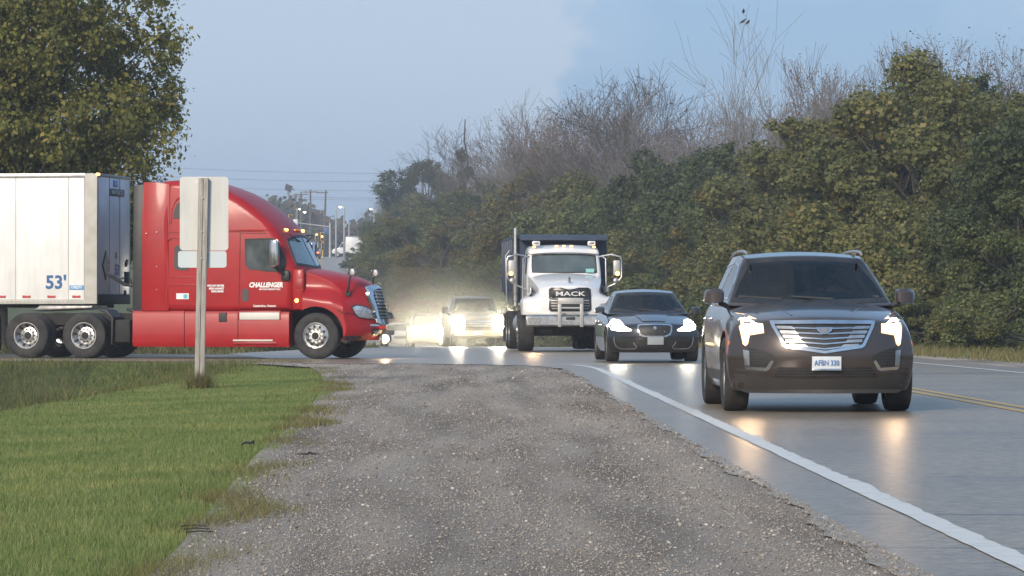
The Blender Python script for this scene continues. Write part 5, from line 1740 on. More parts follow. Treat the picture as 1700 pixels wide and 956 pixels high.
# ------------------------------------------------------------------ the white box trailer
TL = thing('box_trailer', 'long white box trailer marked 53 foot, coupled behind the red tractor', 'trailer', (-8.15, 83.98, .01), R(79))
def streaked(name, col, dirt, amount=.5):
    """painted sheet with rain-streaked road film"""
    m, n, p = nodes_mat(name)
    tc = nd(n, 'ShaderNodeTexCoord')
    mp_ = nd(n, 'ShaderNodeMapping', {'Vector': tc.outputs['Object'], 'Scale': (5.0, 5.0, .55)})
    a = nd(n, 'ShaderNodeTexNoise', {'Vector': mp_.outputs[0], 'Scale': 1.6, 'Detail': 7.0, 'Roughness': .65})
    b = nd(n, 'ShaderNodeTexNoise', {'Vector': tc.outputs['Object'], 'Scale': .9, 'Detail': 5.0})
    k = nd(n, 'ShaderNodeMath', {0: a.outputs['Fac'], 1: b.outputs['Fac']}, operation='MULTIPLY')
    r = nd(n, 'ShaderNodeMapRange', {'Value': k.outputs[0], 'From Min': .18, 'From Max': .42, 'To Min': 0.0, 'To Max': amount})
    mx = nd(n, 'ShaderNodeMixRGB', {'Fac': r.outputs['Result'], 'Color1': (*col, 1), 'Color2': (*dirt, 1)})
    n.links.new(mx.outputs[0], p.inputs['Base Color'])
    p.inputs['Roughness'].default_value = .42
    return m
MT['trailerwhite'] = streaked('trailer_sheet_white', (.82, .82, .80), (.50, .49, .45), .55)
MT['trailershade'] = M('trailer_nose_shaded', (.60, .59, .66), .35, .2, col2=(.46, .45, .51), nscale=1.1)  # bluish shade of the nose, turned from the sun, put into its colour
MT['beige'] = M('weathered_post', (.50, .49, .44), .55, col2=(.40, .39, .34), nscale=3)
obj('box_core', MB().box((0, 8.2, 2.62), (2.52, 15.9, 2.80)), 'trailerwhite', TL)
for k in range(14):                                    # side sheets with their lap joints
    y0 = .28 + .36 + (k - 1) * 1.22 if k else .28
    y1 = .28 + .36 + k * 1.22
    if y1 > 16.1: y1 = 16.1
    for s in (-1, 1):
        obj('side_sheet', MB().box((s * 1.272, (y0 + y1) / 2, 2.64), (.02, y1 - y0 - .014, 2.72), 0, .004), 'trailerwhite', TL)
for s in (-1, 1):
    obj('corner_post', MB().rex([(-.02, 1.19), (-.02, 4.06), (.10, 4.09), (.27, 4.08), (.27, 1.19)], .035, .015), 'beige', TL, loc=(s * 1.27, 0, 0))
    obj('top_rail', MB().box((s * 1.275, 8.2, 4.04), (.05, 15.9, .10), 0, .01), 'alu', TL)
    rl = obj('bottom_rail', MB().box((s * 1.28, 8.2, 1.245), (.05, 15.9, .11), 0, .01), 'beige', TL)
    rv = MB()
    for k in range(90):
        rv.box((s * 1.3075, .35 + k * .10, 1.245), (.006, .022, .022))
    tag(obj('rivet_row', rv, 'steel', rl), kind='stuff')
    for k in range(12):
        obj('reflector', MB().box((s * 1.286, .46 + k * .575, 1.355), (.012, .19, .055), 0, .003), 'redrefl', TL)
obj('nose_panel', MB().box((0, .0, 2.72), (2.36, .07, 2.62), 0, .02), 'trailershade', TL)
for xx in (-.42, .40):
    obj('nose_joint', MB().box((xx, -.039, 2.72), (.02, .012, 2.60)), 'steel', TL)
obj('nose_base', MB().box((0, -.01, 1.30), (2.5, .07, .20), 0, .02), 'dark', TL)
obj('nose_top_rail', MB().box((0, -.005, 4.05), (2.5, .08, .08), 0, .015), 'steel', TL)
pd = obj('placard_holder', MB().prism([(-.98, 2.05), (-.72, 2.38), (-.46, 2.05), (-.72, 1.72)], -.055, -.035, 'y'), 'black', TL)
obj('placard_face', MB().prism([(-.93, 2.05), (-.72, 2.32), (-.51, 2.05), (-.72, 1.78)], -.062, -.055, 'y'), 'steel', pd)
text('nose_number', '53', .34, M('faded_blue_print', (.16, .15, .24), .6), TL, (.18, -.044, 1.95), (R(90), 0, 0), .002, 0, .008)
text('nose_mark', 'M', .20, 'steel', TL, (.12, -.044, 2.28), (R(90), 0, 0), .002, 0, .008)
ps = obj('name_plate', MB().box((.15, -.045, 3.70), (1.15, .012, .16), 0, .003), 'black', TL)
text('name_plate_lettering', 'MAN TRAC 73', .135, M('plate_print', (.45, .44, .5), .6), ps, (.15, -.053, 3.70), (R(90), 0, 0), .001, 0, .004)
ps = obj('emblem_plate', MB().box((.05, -.045, 3.90), (.30, .012, .14), 0, .003), M('emblem_blue', (.10, .22, .50), .5), TL)
text('emblem_lettering', 'GP', .11, 'decal', ps, (.05, -.053, 3.90), (R(90), 0, 0), .001)
gb = obj('gladhand_box', MB().box((.86, -.07, 1.78), (.22, .10, .30), 0, .02), 'black', TL)
obj('coiled_line', MB().tube([(.80 + .05 * math.cos(k * .9), -.16 - k * .012, 1.75 - k * .012 + .04 * math.sin(k * .9)) for k in range(40)], .014, 6), 'black', gb)
for (xx, zz) in ((.85, 2.1), (.92, 2.15), (.78, 1.45)):
    obj('hose_clip', MB().box((xx, -.05, zz), (.10, .06, .12), 0, .02), 'black', TL)
obj('marker_lamp', MB().box((-1.27, -.03, 4.065), (.10, .07, .05), 0, .015), 'amberlit', TL)
obj('marker_lamp', MB().box((1.20, -.03, 4.065), (.06, .05, .04), 0, .015), 'redrefl', TL)
MT['numblue'] = M('blue_print', (.020, .10, .26), .5)
text('length_number', "53'", .41, 'numblue', TL, (-1.2855, .93, 1.66), rot, .002, 0, .012)
pn = obj('maker_plate', MB().box((-1.285, .455, 1.555), (.008, .33, .10), 0, .002), M('maker_blue', (.10, .30, .56), .5), TL)
text('maker_lettering', 'UTILITY', .07, 'decal', pn, (-1.2905, .455, 1.555), rot, .001, 0, .003)
obj('upper_coupler', MB().box((0, 1.2, 1.16), (1.5, 2.0, .10)), 'dark', TL)
for s in (-1, 1):
    obj('landing_leg', MB().box((s * .9, 3.1, .80), (.12, .12, .80)), 'dark', TL)
    for yy in (12.6, 13.85):
        truck_wheel(TL, s * 1.05, yy, .50, .28, True, True)

# ------------------------------------------------------------------ the white dump truck
MT['mackwhite'] = M('white_truck_paint', (.72, .73, .73), .32, coat=.5, col2=(.66, .67, .68), nscale=1.5)
MT['navy'] = M('navy_dump_body', (.024, .040, .075), .5, col2=(.035, .055, .095), nscale=2.5)
MT['guard'] = M('grey_guard_steel', (.40, .40, .39), .5, .4, col2=(.46, .46, .45), nscale=3)
dm_ = 98.2
DT = thing('dump_truck', 'white dump truck with navy tipping body, black grille and grey push guard', 'truck', (2.40, dm_, .0), R(2.5))
def fx(px): return (px - 941.5) / 63.9
def fz(py): return 1 - (py - 520) / 63.9
def mack_skin(a, b, c):
    t0, tf0 = -1.15, 1.10
    tc_ = tf0 + (t0 - tf0) * b
    ztop = itp(tc_, [-1.15, -.6, .3, .8, 1.1], [2.06, 2.03, 1.92, 1.83, 1.72])
    z = .95 + (ztop - .95) * c
    nose = itp(z, [.95, 1.1, 1.5, 1.7, 1.8], [1.10, 1.13, 1.10, 1.04, .95])
    tf = nose - .30 * abs(a) ** 3
    t = tf + (t0 - tf) * b
    wl = itp(t, [-1.15, -.3, .5, .9, 1.1], [1.12, 1.24, 1.25, 1.21, 1.12])
    wh = itp(t, [-1.15, 0, .7, 1.1], [.97, .90, .80, .74])
    k = sstep((z - itp(t, [-1.15, 0, .7, 1.1], [1.25, 1.36, 1.34, 1.30])) / .22)
    return a * (wl + (wh - wl) * k), -t, z - .08 * abs(a) ** 3 * max(0, c - .5) * 2
ms = evalmesh(boxmap(AV, [0, .015, .05, .12, .2, .3, .42, .55, .7, .85, .97, 1], FC, mack_skin).mesh('hood'), [('SUBSURF', dict(levels=2, render_levels=2))])
ms.materials.append(MT['mackwhite'])
ms = cut_arches(ms, [(0, .56, .66, .62)], MT['dark'])
KB = bvh_of(ms)
obj('hood', ms, None, DT, True, 45)
gz_o = pp((907, 480), (911, 477.5), (927, 477.5), (941.5, 481.5), (956, 477.5), (972, 477.5), (976.5, 480), (977, 514), (974, 517), (909, 517), (906.5, 514))
patch('grille_backing', gz_o, 'front', KB, 'black', DT, .006, .03, .07)
patch('grille_frame', gz_o, 'front', KB, M('grille_frame_black', (.02, .02, .02), .3), DT, .03, .04, .06, shrink(gz_o, .05))
for k, yy in enumerate((480.5, 494.5, 499, 503.5, 508, 512.5)):
    patch('grille_bar', ribbon(pp((909.5, yy), (941.5, yy), (974, yy)), .032), 'front', KB, 'steel', DT, .022, .02, .09)
hit = KB.ray_cast(Vector((0, -30, fz(488))), Vector((0, 1, 0)))[0]
lp = obj('letter_plate', MB().box((0, hit.y - .05, fz(488.3)), (1.0, .05, .16), 0, .01), 'black', DT)
text('grille_lettering', 'MACK', .16, M('letter_silver', (.80, .80, .80), .4, .2), lp, (0, hit.y - .085, fz(488.3)), (R(90), 0, 0), .006, 0, .002, 1.72)
obj('hood_emblem', MB().tube([(0, -.93, 1.80), (0, -.90, 1.88), (0, -.94, 1.94)], [.035, .03, .018], 8), 'steel', DT)
yb_ = -1.30
obj('bumper', MB().rex([(yb_, .66), (yb_ - .03, .70), (yb_ - .03, .90), (yb_, .94), (yb_ + .16, .94), (yb_ + .16, .66)], 1.16, .03), 'alu', DT)
obj('bumper_bracket', MB().box((0, yb_ + .2, .80), (1.3, .4, .16)), 'dark', DT)
gd = MB()
for s in (-1, 1):
    gd.box((s * .285, yb_ - .06, 1.01), (.09, .05, .74), 0, .01)
gd.box((0, yb_ - .061, 1.31), (.66, .05, .16), 0, .01)
for zz in (1.02, 1.14):
    gd.box((0, yb_ - .05, zz), (.50, .03, .035))
obj('push_guard', gd, 'guard', DT)
obj('tow_slot', MB().box((0, yb_ - .036, .86), (.24, .02, .07), 0, .01), 'black', DT)
text('bumper_number', '07007', .22, 'steel', DT, (-.93, yb_ - .034, .79), (R(90), 0, 0), .002, 0, .004, .62)
text('bumper_lettering', 'EZ TOW', .10, 'steel', DT, (.02, yb_ - .034, .74), (R(90), 0, 0), .002)
for s in (-1, 1):
    def S(poly): return poly if s < 0 else mirror(poly)
    hp = S(pp((868, 512), (872, 505), (880, 503), (890, 504.5), (894, 509), (893, 516), (882, 518.5), (871, 517.5)))
    hl = patch('headlamp', hp, 'front', KB, 'lens_warm' if s < 0 else 'lens', DT, .008, .04, .05)
    if s < 0:
        patch('headlamp_bulb', shrink(hp, .05), 'front', KB, MT['lamp_near'], hl, .02, .01, .05)
    else:
        patch('headlamp_bulb', shrink(hp, .05), 'front', KB, 'chrome', hl, .02, .01, .05)
    patch('fender_vent', S(pp((876, 478), (881, 474), (881, 490), (876, 492))), 'front', KB, 'steel', DT, .006, .02, .05)
# cab
cabp2 = [(1.06, 1.15), (1.04, 2.06), (1.12, 2.30), (1.24, 2.56), (1.14, 2.62), (1.18, 2.72), (1.5, 2.80), (2.2, 2.84), (2.75, 2.80), (2.80, 2.2), (2.80, 1.15)]
cm = MB().rex(cabp2, 1.0, .10, 'x', 4, 8, lambda y, z: 1 - .06 * max(0, z - 1.9) / .9, lambda a, y, z: (.10 * a * a * (y < 1.6), -.05 * a * a * (z > 2.6))).mesh('cab')
cm.materials.append(MT['mackwhite'])
KC = bvh_of(cm)
obj('cab', cm, None, DT, True, 40)
w2 = [(-.88, 2.07), (0, 2.06), (.88, 2.07), (.855, 2.54), (.5, 2.575), (0, 2.58), (-.5, 2.575), (-.855, 2.54)]
patch('windscreen_frame', w2, 'front', KC, 'black', DT, .008, .02, .07, shrink(w2, .035))
patch('windscreen', shrink(w2, .02), 'front', KC, M('mack_glass', (.055, .075, .08), .08, spec=.7, col2=(.10, .13, .13), nscale=1.6), DT, .005, .008, .09)
obj('dash_card', MB().box((.68, 1.02, 2.13), (.22, .01, .10)), M('green_card', (.22, .50, .48), .6), DT)
for s in (-1, 1):
    v = 'left' if s < 0 else 'right'
    patch('door_window', [(1.42, 2.05), (2.35, 2.05), (2.35, 2.58), (1.55, 2.58)], v, KC, 'glassdk', DT, .006, .01, .12)
    obj('roof_lamp', MB().box((s * .74, 1.30, 2.86), (.21, .14, .12), 0, .03), 'white', DT)
    obj('roof_lamp_lens', MB().box((s * .74, 1.225, 2.86), (.12, .012, .05), 0, .004), 'steel', DT)
    arm = MB().tube([(s * .92, 1.30, 2.50), (s * 1.25, 1.15, 2.56), (s * 1.50, 1.12, 2.50), (s * 1.53, 1.12, 2.40), (s * 1.53, 1.12, 1.96), (s * 1.40, 1.12, 1.80), (s * 1.0, 1.15, 1.62)], .022, 8)
    ar = obj('mirror_arm', arm, 'alu', DT)
    obj('mirror_head', MB().box((s * 1.40, 1.12, 2.20), (.19, .09, .42), 0, .04), 'guard', ar)
    obj('mirror_lamp', MB().lathe([(.001, -.02), (.045, -.015), (.055, .02)], (s * 1.42, 1.06, 2.05), 'y', 12), 'amberlit', ar)
    obj('spot_mirror', MB().lathe([(.001, -.05), (.07, -.03), (.085, .02), (.001, .03)], (s * 1.38, 1.12, 1.86), 'y', 14), 'steel', ar)
    obj('grab_rail', MB().tube([(s * 1.02, 1.15, 2.50), (s * 1.10, 1.10, 2.45), (s * 1.12, 1.10, 1.4), (s * 1.05, 1.12, 1.3)], .018, 6), 'alu', DT)
for xx in (-.80, -.20, 0, .20, .80):
    obj('roof_marker_lamp', MB().box((xx, 1.22, 2.785 - .04 * xx * xx), (.08, .06, .04), 0, .012), 'amberlit', DT)
ex = obj('exhaust_stack', MB().tube([(-1.20, 2.95, 1.2), (-1.20, 2.95, 3.30)], .065, 14), 'alu', DT)
obj('heat_shield', MB().tube([(-1.20, 2.95, 1.3), (-1.20, 2.95, 2.62)], .085, 14), 'steel', ex)
# tipping body
db = MB()
db.prism([(-1.12, 1.30), (-1.24, 1.6), (-1.24, 3.02), (-1.16, 3.02), (-1.16, 1.6), (-1.05, 1.40), (1.05, 1.40), (1.16, 1.6), (1.16, 3.02), (1.24, 3.02), (1.24, 1.6), (1.12, 1.30)], 3.05, 8.4, 'y')
obj('dump_body', db, 'navy', DT, True, 30)
obj('front_board', MB().box((0, 3.08, 2.15), (2.36, .08, 1.72)), 'navy', DT)
ca = MB().prism([(2.2, 3.06), (2.35, 3.11), (3.06, 3.11), (3.06, 3.0), (2.4, 3.0), (2.2, 2.96)], -1.1, 1.22, 'x')
obj('cab_shield', ca, 'navy', DT, True, 30)
for s in (-1, 1):
    obj('top_rail', MB().box((s * 1.21, 5.7, 3.04), (.14, 5.3, .09), 0, .015), 'navy', DT)
    for k in range(6):
        obj('side_rib', MB().box((s * 1.275, 3.4 + k * .95, 2.3), (.07, .10, 1.4), 0, .012), 'navy', DT)
    obj('frame_rail', MB().box((s * .42, 3.4, .98), (.09, 8.4, .26)), 'dark', DT)
    truck_wheel(DT, s * 1.10, 0, .55, .40)
    for yy in (5.6, 6.95):
        truck_wheel(DT, s * 1.10, yy, .53, .28, True, True)
    obj('step_tank', MB().tube([(s * .98, 1.5, .72), (s * .98, 2.9, .72)], .30, 16), 'alu', DT)
    obj('mud_flap', MB().box((s * .98, 7.7, .6), (.62, .02, .8)), 'black', DT)
for yy in (0, 5.6, 6.95):
    obj('axle', MB().tube([(-1.0, yy, .52), (1.0, yy, .52)], .12, 10), 'dark', DT)
obj('oil_pan', MB().box((0, .3, .62), (.8, 1.6, .36), 0, .1), 'dark', DT)
obj('cross_member', MB().box((0, -.9, .72), (1.9, .12, .22), 0, .03), 'dark', DT)
obj('tarp_arm', MB().tube([(-1.42, 3.2, 1.3), (-1.45, 3.2, 2.55), (-1.34, 3.2, 2.7)], .02, 6), 'alu', DT)

# ------------------------------------------------------------------ the queue behind
def lamp_pair(T, x, y, z, r, mat, both=True):
    for s in ((-1, 1) if both else (-1,)):
        h = obj('headlamp', MB().lathe([(.001, .0), (r * 1.25, 0), (r * 1.3, .10)], (s * x, y, z), 'y', 18), 'lens', T)
        obj('headlamp_bulb', MB().lathe([(.001, -.03), (r * .8, -.022), (r, 0)], (s * x, y - .004, z), 'y', 18), mat, h)
PICK = dict(yf=-.95, yr=4.9, wb=3.6, track=1.70, wr=.40, tw=.26, ar=.47, sweep=.22, sp=3.0,
            ztop=([-.95, -.8, 0, .8, 1.2, 3.0, 4.9], [1.08, 1.16, 1.20, 1.24, 1.25, 1.28, 1.28]), drop=([-1, 1, 5], [.05, .05, .02]),
            zbot=([-.95, -.5, 3, 5], [.34, .32, .34, .45]), nose=([.3, .5, .8, 1.05, 1.2], [-.84, -.93, -.95, -.92, -.80]), half=([-1, -.5, 0, 3, 5], [.96, .99, 1.0, 1.0, .98]),
            gh=dict(yb=.75, yt=1.35, rb=3.25, rt=3.05, bow=.14, z0=1.20, roof=([.7, 1.3, 2, 3.2], [1.80, 1.83, 1.88, 1.84]), wb=.92, wt=.72, crown=.04),
            win=dict(ws=[(-.85, 1.24), (0, 1.22), (.85, 1.24), (.66, 1.77), (0, 1.80), (-.66, 1.77)], side=[[(1.15, 1.26), (2.0, 1.26), (2.0, 1.76), (1.45, 1.76)], [(2.08, 1.26), (2.95, 1.26), (2.88, 1.76), (2.08, 1.76)]]), mirror=(1.10, .95, 1.36, .24, .24))
MT['champagne'] = M('champagne_paint', (.16, .145, .125), .35, .4, coat=.5, col2=(.13, .12, .105), nscale=2)
dpk = 138.0
pk, B = build_car('pickup_truck', 'champagne pickup with blinding headlamps waiting behind the dump truck', (0.02, dpk, float(prof(dpk)) + .012), R(4.2), PICK, MT['champagne'])
patch('grille', [(-.55, .70), (.55, .70), (.58, 1.0), (-.58, 1.0)], 'front', B['body'], 'black', pk, .01, .03, .12)
for k in range(3):
    patch('grille_bar', ribbon([(-.55, .78 + k * .09), (.55, .78 + k * .09)], .03), 'front', B['body'], 'chrome', pk, .03, .03, .15)
patch('licence_plate', [(-.15, .45), (.15, .45), (.15, .60), (-.15, .60)], 'front', B['body'], M('plate_pale', (.65, .68, .70), .5), pk, .03, .03, .12)
patch('bumper', [(-.92, .42), (.92, .42), (.94, .62), (-.94, .62)], 'front', B['body'], 'chrome', pk, .02, .03, .15)
lamp_pair(pk, .76, -1.00, .90, .24, 'lamp_far')
WAG = dict(CAD)
WAG['mirror'] = (1.0, .62, 1.165, .18, .14)
MT['greypaint'] = M('grey_metallic_paint', (.075, .075, .08), .35, .4, coat=.6, col2=(.095, .095, .095), nscale=2)
dwg = 186.0
xw = float(cx(dwg)) - .75
wg, B = build_car('family_car', 'grey family car with one bright headlamp showing beside the pickup', (xw, dwg, float(prof(dwg)) + .012), R(4.5), WAG, MT['greypaint'])
lamp_pair(wg, .70, -.90, .80, .20, 'lamp_far')
patch('grille', [(-.42, .62), (.42, .62), (.46, .86), (-.46, .86)], 'front', B['body'], 'black', wg, .01, .03, .12)
SAL = dict(JAG)
MT['silver'] = M('silver_metallic_paint', (.42, .43, .45), .32, .5, coat=.6, col2=(.36, .37, .39), nscale=2)
dsl = 232.0
xs_ = float(cx(dsl)) - .1
sl, B = build_car('silver_saloon_car', 'silver saloon half hidden by the nose of the red tractor', (xs_, dsl, float(prof(dsl)) + .012), R(6), SAL, MT['silver'])
patch('grille', [(-.38, .48), (.38, .48), (.40, .66), (-.40, .66)], 'front', B['body'], 'black', sl, .01, .03, .12)
lamp_pair(sl, .70, -.70, .64, .07, MT['lens'])

# ================================================================== SIGN, DEBRIS, BIRDS, THE FAR CROSSING
def wood_mat():
    m, n, p = nodes_mat('weathered_wood')
    tc = nd(n, 'ShaderNodeTexCoord')
    mp_ = nd(n, 'ShaderNodeMapping', {'Vector': tc.outputs['Object'], 'Scale': (26, 26, 1.6)})
    a = nd(n, 'ShaderNodeTexNoise', {'Vector': mp_.outputs[0], 'Scale': 2.0, 'Detail': 6.0, 'Roughness': .7})
    n.links.new(cramp(n, a.outputs['Fac'], [(.3, (.19, .17, .15)), (.5, (.36, .335, .30)), (.7, (.46, .435, .40))]), p.inputs['Base Color'])
    p.inputs['Roughness'].default_value = .9
    b = nd(n, 'ShaderNodeBump', {'Height': a.outputs['Fac'], 'Strength': .6, 'Distance': .01})
    n.links.new(b.outputs['Normal'], p.inputs['Normal'])
    return m
MT['wood'] = wood_mat()
MT['signback'] = streaked('bare_aluminium_sheet', (.62, .62, .59), (.36, .36, .34), .6)
MT['tabback'] = M('bluish_aluminium_sheet', (.50, .57, .60), .5, .25, col2=(.56, .61, .62), nscale=2.0)
ds = 53.0
ss = F / ds
sxp = (331.5 - 790) / ss
sz0 = float(gz(sxp, ds))
SG = thing('road_sign', 'back of a roadside sign, grey sheet and narrow tab on a leaning weathered wooden post', 'sign', (sxp, ds, sz0), 0)
lean = .052 / 3.0
def zs(py): return 1 - (py - 520) / ss - sz0
H_ = zs(296)
for k, s in enumerate((-1, 1)):
    mb = MB().box((s * .036, 0, H_ / 2 - .2), (.066, .088, H_ + .4), 0, .006)
    mb.v = [(x + z * .0195, y_, z) for x, y_, z in mb.v]
    obj('post_timber', mb, 'wood', SG)
def rounded_plate(x0, z0, x1, z1, r, y0, y1):
    return MB().prism(rrect(x0, z0, x1, z1, r, 5), y0, y1, 'y')
def sx_(px): return (px - 331.5) / ss
pl1 = obj('sign_sheet', rounded_plate(sx_(298.5), zs(416), sx_(379), zs(293.5), .05, .048, .053), 'signback', SG, True, 30)
pl2 = obj('sign_tab', rounded_plate(sx_(295.5), zs(444.5), sx_(376), zs(417), .04, .048, .053), 'tabback', SG, True, 30)
for py in (330, 386, 430):
    obj('bolt', MB().lathe([(.001, -.012), (.014, -.010), (.016, 0)], (zs(py) * .0195 + .0, -.045, zs(py)), 'y', 8), 'steel', SG)
obj('rivet', MB().lathe([(.001, -.006), (.014, -.004), (.016, .004)], (sx_(327), .046, zs(302)), 'y', 10), 'decal', pl1)
obj('face_print', rounded_plate(sx_(300), zs(415), sx_(377.5), zs(295), .045, .0535, .0545), 'white', pl1, True, 30)
obj('face_print', rounded_plate(sx_(297), zs(443), sx_(374.5), zs(418.5), .035, .0535, .0545), 'white', pl2, True, 30)
# tuft the mower leaves round the post
n = 900
a = rng.uniform(0, 2 * math.pi, n)
rr_ = np.abs(rng.normal(0, .13, n))
tx_, ty_ = np.cos(a) * rr_, np.sin(a) * rr_ - .03
hh = rng.uniform(.12, .36, n) * np.clip(1.3 - rr_ * 2.2, .3, 1)
V, Fc = blades(tx_, ty_, np.zeros(n) - .02, hh, rng.uniform(.006, .013, n), 1.0)
tf_ = obj('grass_tuft', npmesh('grass_tuft', V, Fc), 'dryblade', None, False, loc=(sxp, ds, sz0))
tag(tf_, 'unmown tuft of long dry grass round the foot of the wooden sign post', 'grass')

# scraps on the shoulder
def ground_at(px, py):
    s_ = py - 520
    d = F / s_
    for _ in range(4):
        x = (px - 790) * d / F
        d = F * (1 - float(gz(x, d))) / s_
    return (px - 790) * d / F, d
def scrap(name, label, cat, px, py, pts, r, mat):
    x, d = ground_at(px, py)
    o = obj(name, MB().tube(pts, r, 6), mat, None, True, 40, (x, d, float(gz(x, d)) + .012))
    tag(o, label, cat)
    return o
scrap('rubber_scrap', 'curled black rubber strip lying on bare gravel by the lawn', 'debris', 512, 757, [(-.08, 0, .0), (-.05, .01, .004), (-.01, -.01, .003), (.01, 0, .012), (.03, .01, .003), (.08, .02, .0)], [.003, .006, .008, .010, .007, .003], 'rubber')
scrap('twig', 'thin straight twig lying on the gravel beside the rubber strip', 'twig', 520, 738, [(-.12, 0, .0), (0, .01, .004), (.12, .0, .002)], [.005, .005, .003], 'barkmid')
scrap('plastic_scrap', 'crumpled dark plastic scrap at the edge of the lawn', 'debris', 413, 745, [(-.05, 0, .02), (-.02, .02, .035), (.015, -.01, .03), (.035, .01, .045), (.04, .0, .02)], [.005, .010, .009, .012, .005], 'black')
for k in range(3):
    scrap('wire_offcut', 'short black wire offcut, one of three lying together on the gravel', 'debris', 322 + k * 5, 878 + k * 5, [(-.06, -.01 * k, .002), (0, .006, .006), (.06, .012 * k - .01, .002)], .0035, 'rubber')['group'] = 'wire offcuts'

# birds on the highest twigs of the slim pale tree
tv = BIRDTREE.children[0].data.vertices
co = np.empty(len(tv) * 3, dtype=np.float32)
tv.foreach_get('co', co)
co = co.reshape(-1, 3)
order = np.argsort(-co[:, 2])
perch = []
for i_ in order:
    if all(np.hypot(*(co[i_, :2] - p[:2])) > .35 for p in perch):
        perch.append(co[i_])
    if len(perch) == 3:
        break
Mb = Matrix.LocRotScale(BIRDTREE.location, BIRDTREE.rotation_euler, BIRDTREE.scale)
for k, p in enumerate(perch):
    w_ = Mb @ Vector([float(q) for q in p])
    T = thing('bird', 'small dark bird perched on the top twigs of a slim pale bare tree', 'bird', (w_.x, w_.y, w_.z + .04), .6 * k, 'birds on the bare tree')
    obj('body', MB().tube([(0, .16, -.05), (0, .07, .02), (0, -.02, .07), (0, -.09, .12), (0, -.13, .17), (0, -.16, .18), (0, -.20, .175)], [.008, .045, .07, .062, .042, .034, .006], 10), 'black', T)
    obj('tail', MB().box((0, .22, -.08), (.05, .16, .015), 0, .004), 'black', T)
    for s in (-1, 1):
        obj('wing', MB().tube([(s * .05, -.06, .11), (s * .065, .04, .06), (s * .03, .16, -.03)], [.02, .03, .006], 6), 'black', T)
        obj('leg', MB().tube([(s * .02, -.02, .02), (s * .02, -.02, -.06)], .006, 5), 'black', T)

MT['pole'] = M('galvanised_pole', (.42, .43, .43), .5, .3, col2=(.34, .35, .35), nscale=1.5)
MT['woodpole'] = M('creosoted_pole', (.10, .085, .075), .9, col2=(.15, .13, .115), nscale=2)
MT['sigyellow'] = M('signal_yellow', (.62, .36, .04), .5)
MT['sigred'] = M('signal_lamp_lit', (.9, .3, .1), .4, emit=(1.0, .34, .10), estr=6.0)
MT['lampwhite'] = M('street_lamp_lit', (.9, .9, .9), .4, emit=(1.0, .97, .9), estr=9.0)
DF = 520.0
def far(px, py, d=DF):
    x, y_, z = at(px, py, d)
    return Vector((x, y_, z))
def gnd(px, d=DF):
    x = (px - 790) * d / F
    return Vector((x, d, float(prof(d)) - .1))
LABP = ('dark wooden utility pole with a short cross arm', 'dark wooden utility pole, tallest of the row by the far crossing', 'wooden utility pole with its top arm pointing to the street lamps')
for k, (px, top, d) in enumerate(((491, 322, 560), (500, 319, 545), (515.5, 315, 530), (541, 316, 515), (702, 286, 470))):
    b, t = gnd(px if px != 541 else 537, d), far(px, top, d)
    lab = ['slim wooden utility pole farthest back beside the far crossing', 'wooden utility pole between two others beside the far crossing', 'wooden utility pole rising straight behind the traffic signals', 'leaning utility pole with a cross arm at its top', 'utility pole whose top shows above the dark trees'][k]
    T = thing('utility_pole', lab, 'pole', b, 0, 'utility poles')
    v = t - b
    obj('pole', MB().tube([(0, 0, 0), (v.x / 2, 0, v.z / 2), (v.x, 0, v.z)], [.17, .15, .12], 8), 'woodpole', T)
    obj('cross_arm', MB().box((v.x - (.5 if k == 3 else 0), -.1, v.z - .35), (2.2 if k != 3 else 1.6, .12, .14)), 'woodpole', T)
    for q in (-.8, 0, .8):
        obj('insulator', MB().lathe([(.001, .18), (.05, .16), (.06, 0)], (v.x + q * .8 - (.5 if k == 3 else 0), -.1, v.z - .28), 'z', 8), 'steel', T)
for k, (px, top, side_, lit) in enumerate(((558, 343, 0, 0), (571.5, 341, -1, 1), (579.5, 369, 0, 0), (493, 345, 1, 1), (500.5, 350, 1, 1), (621, 345, -1, 1))):
    d = (505, 505, 540, 575, 565, 590)[k]
    b, t = gnd(px, d), far(px, top, d)
    lab = ['bare galvanised lamp column to the left of the lit street lamp', 'galvanised lamp column with a bright lit head in front of the white van', 'short grey column behind the white van', 'lit street lamp beyond the far crossing, beside the wooden poles', 'lit street lamp beyond the far crossing, lower one of a close pair', 'lit street lamp above the far trees by a bare tree'][k]
    T = thing('lamp_column', lab, 'street lamp', b, 0, 'lamp columns at the far crossing')
    h = (t - b).z
    obj('column', MB().tube([(0, 0, 0), (0, 0, h * .5), (0, 0, h)], [.15, .12, .09], 8), 'pole', T)
    if side_:
        obj('bracket', MB().tube([(0, 0, h - .3), (side_ * .35, 0, h - .12), (side_ * .6, 0, h - .1)], .04, 6), 'pole', T)
        hd = obj('lamp_head', MB().box((side_ * .5, 0, h - .14), (.60, .30, .12), 0, .04), 'pole', T)
        obj('lamp_lens', MB().lathe([(.001, -.16), (.16, -.10), (.22, 0)], (side_ * .5, -.02, h - .20), 'z', 12), 'lampwhite', hd)
    else:
        obj('cap', MB().lathe([(.001, .06), (.10, .03), (.11, 0)], (0, 0, h), 'z', 8), 'pole', T)
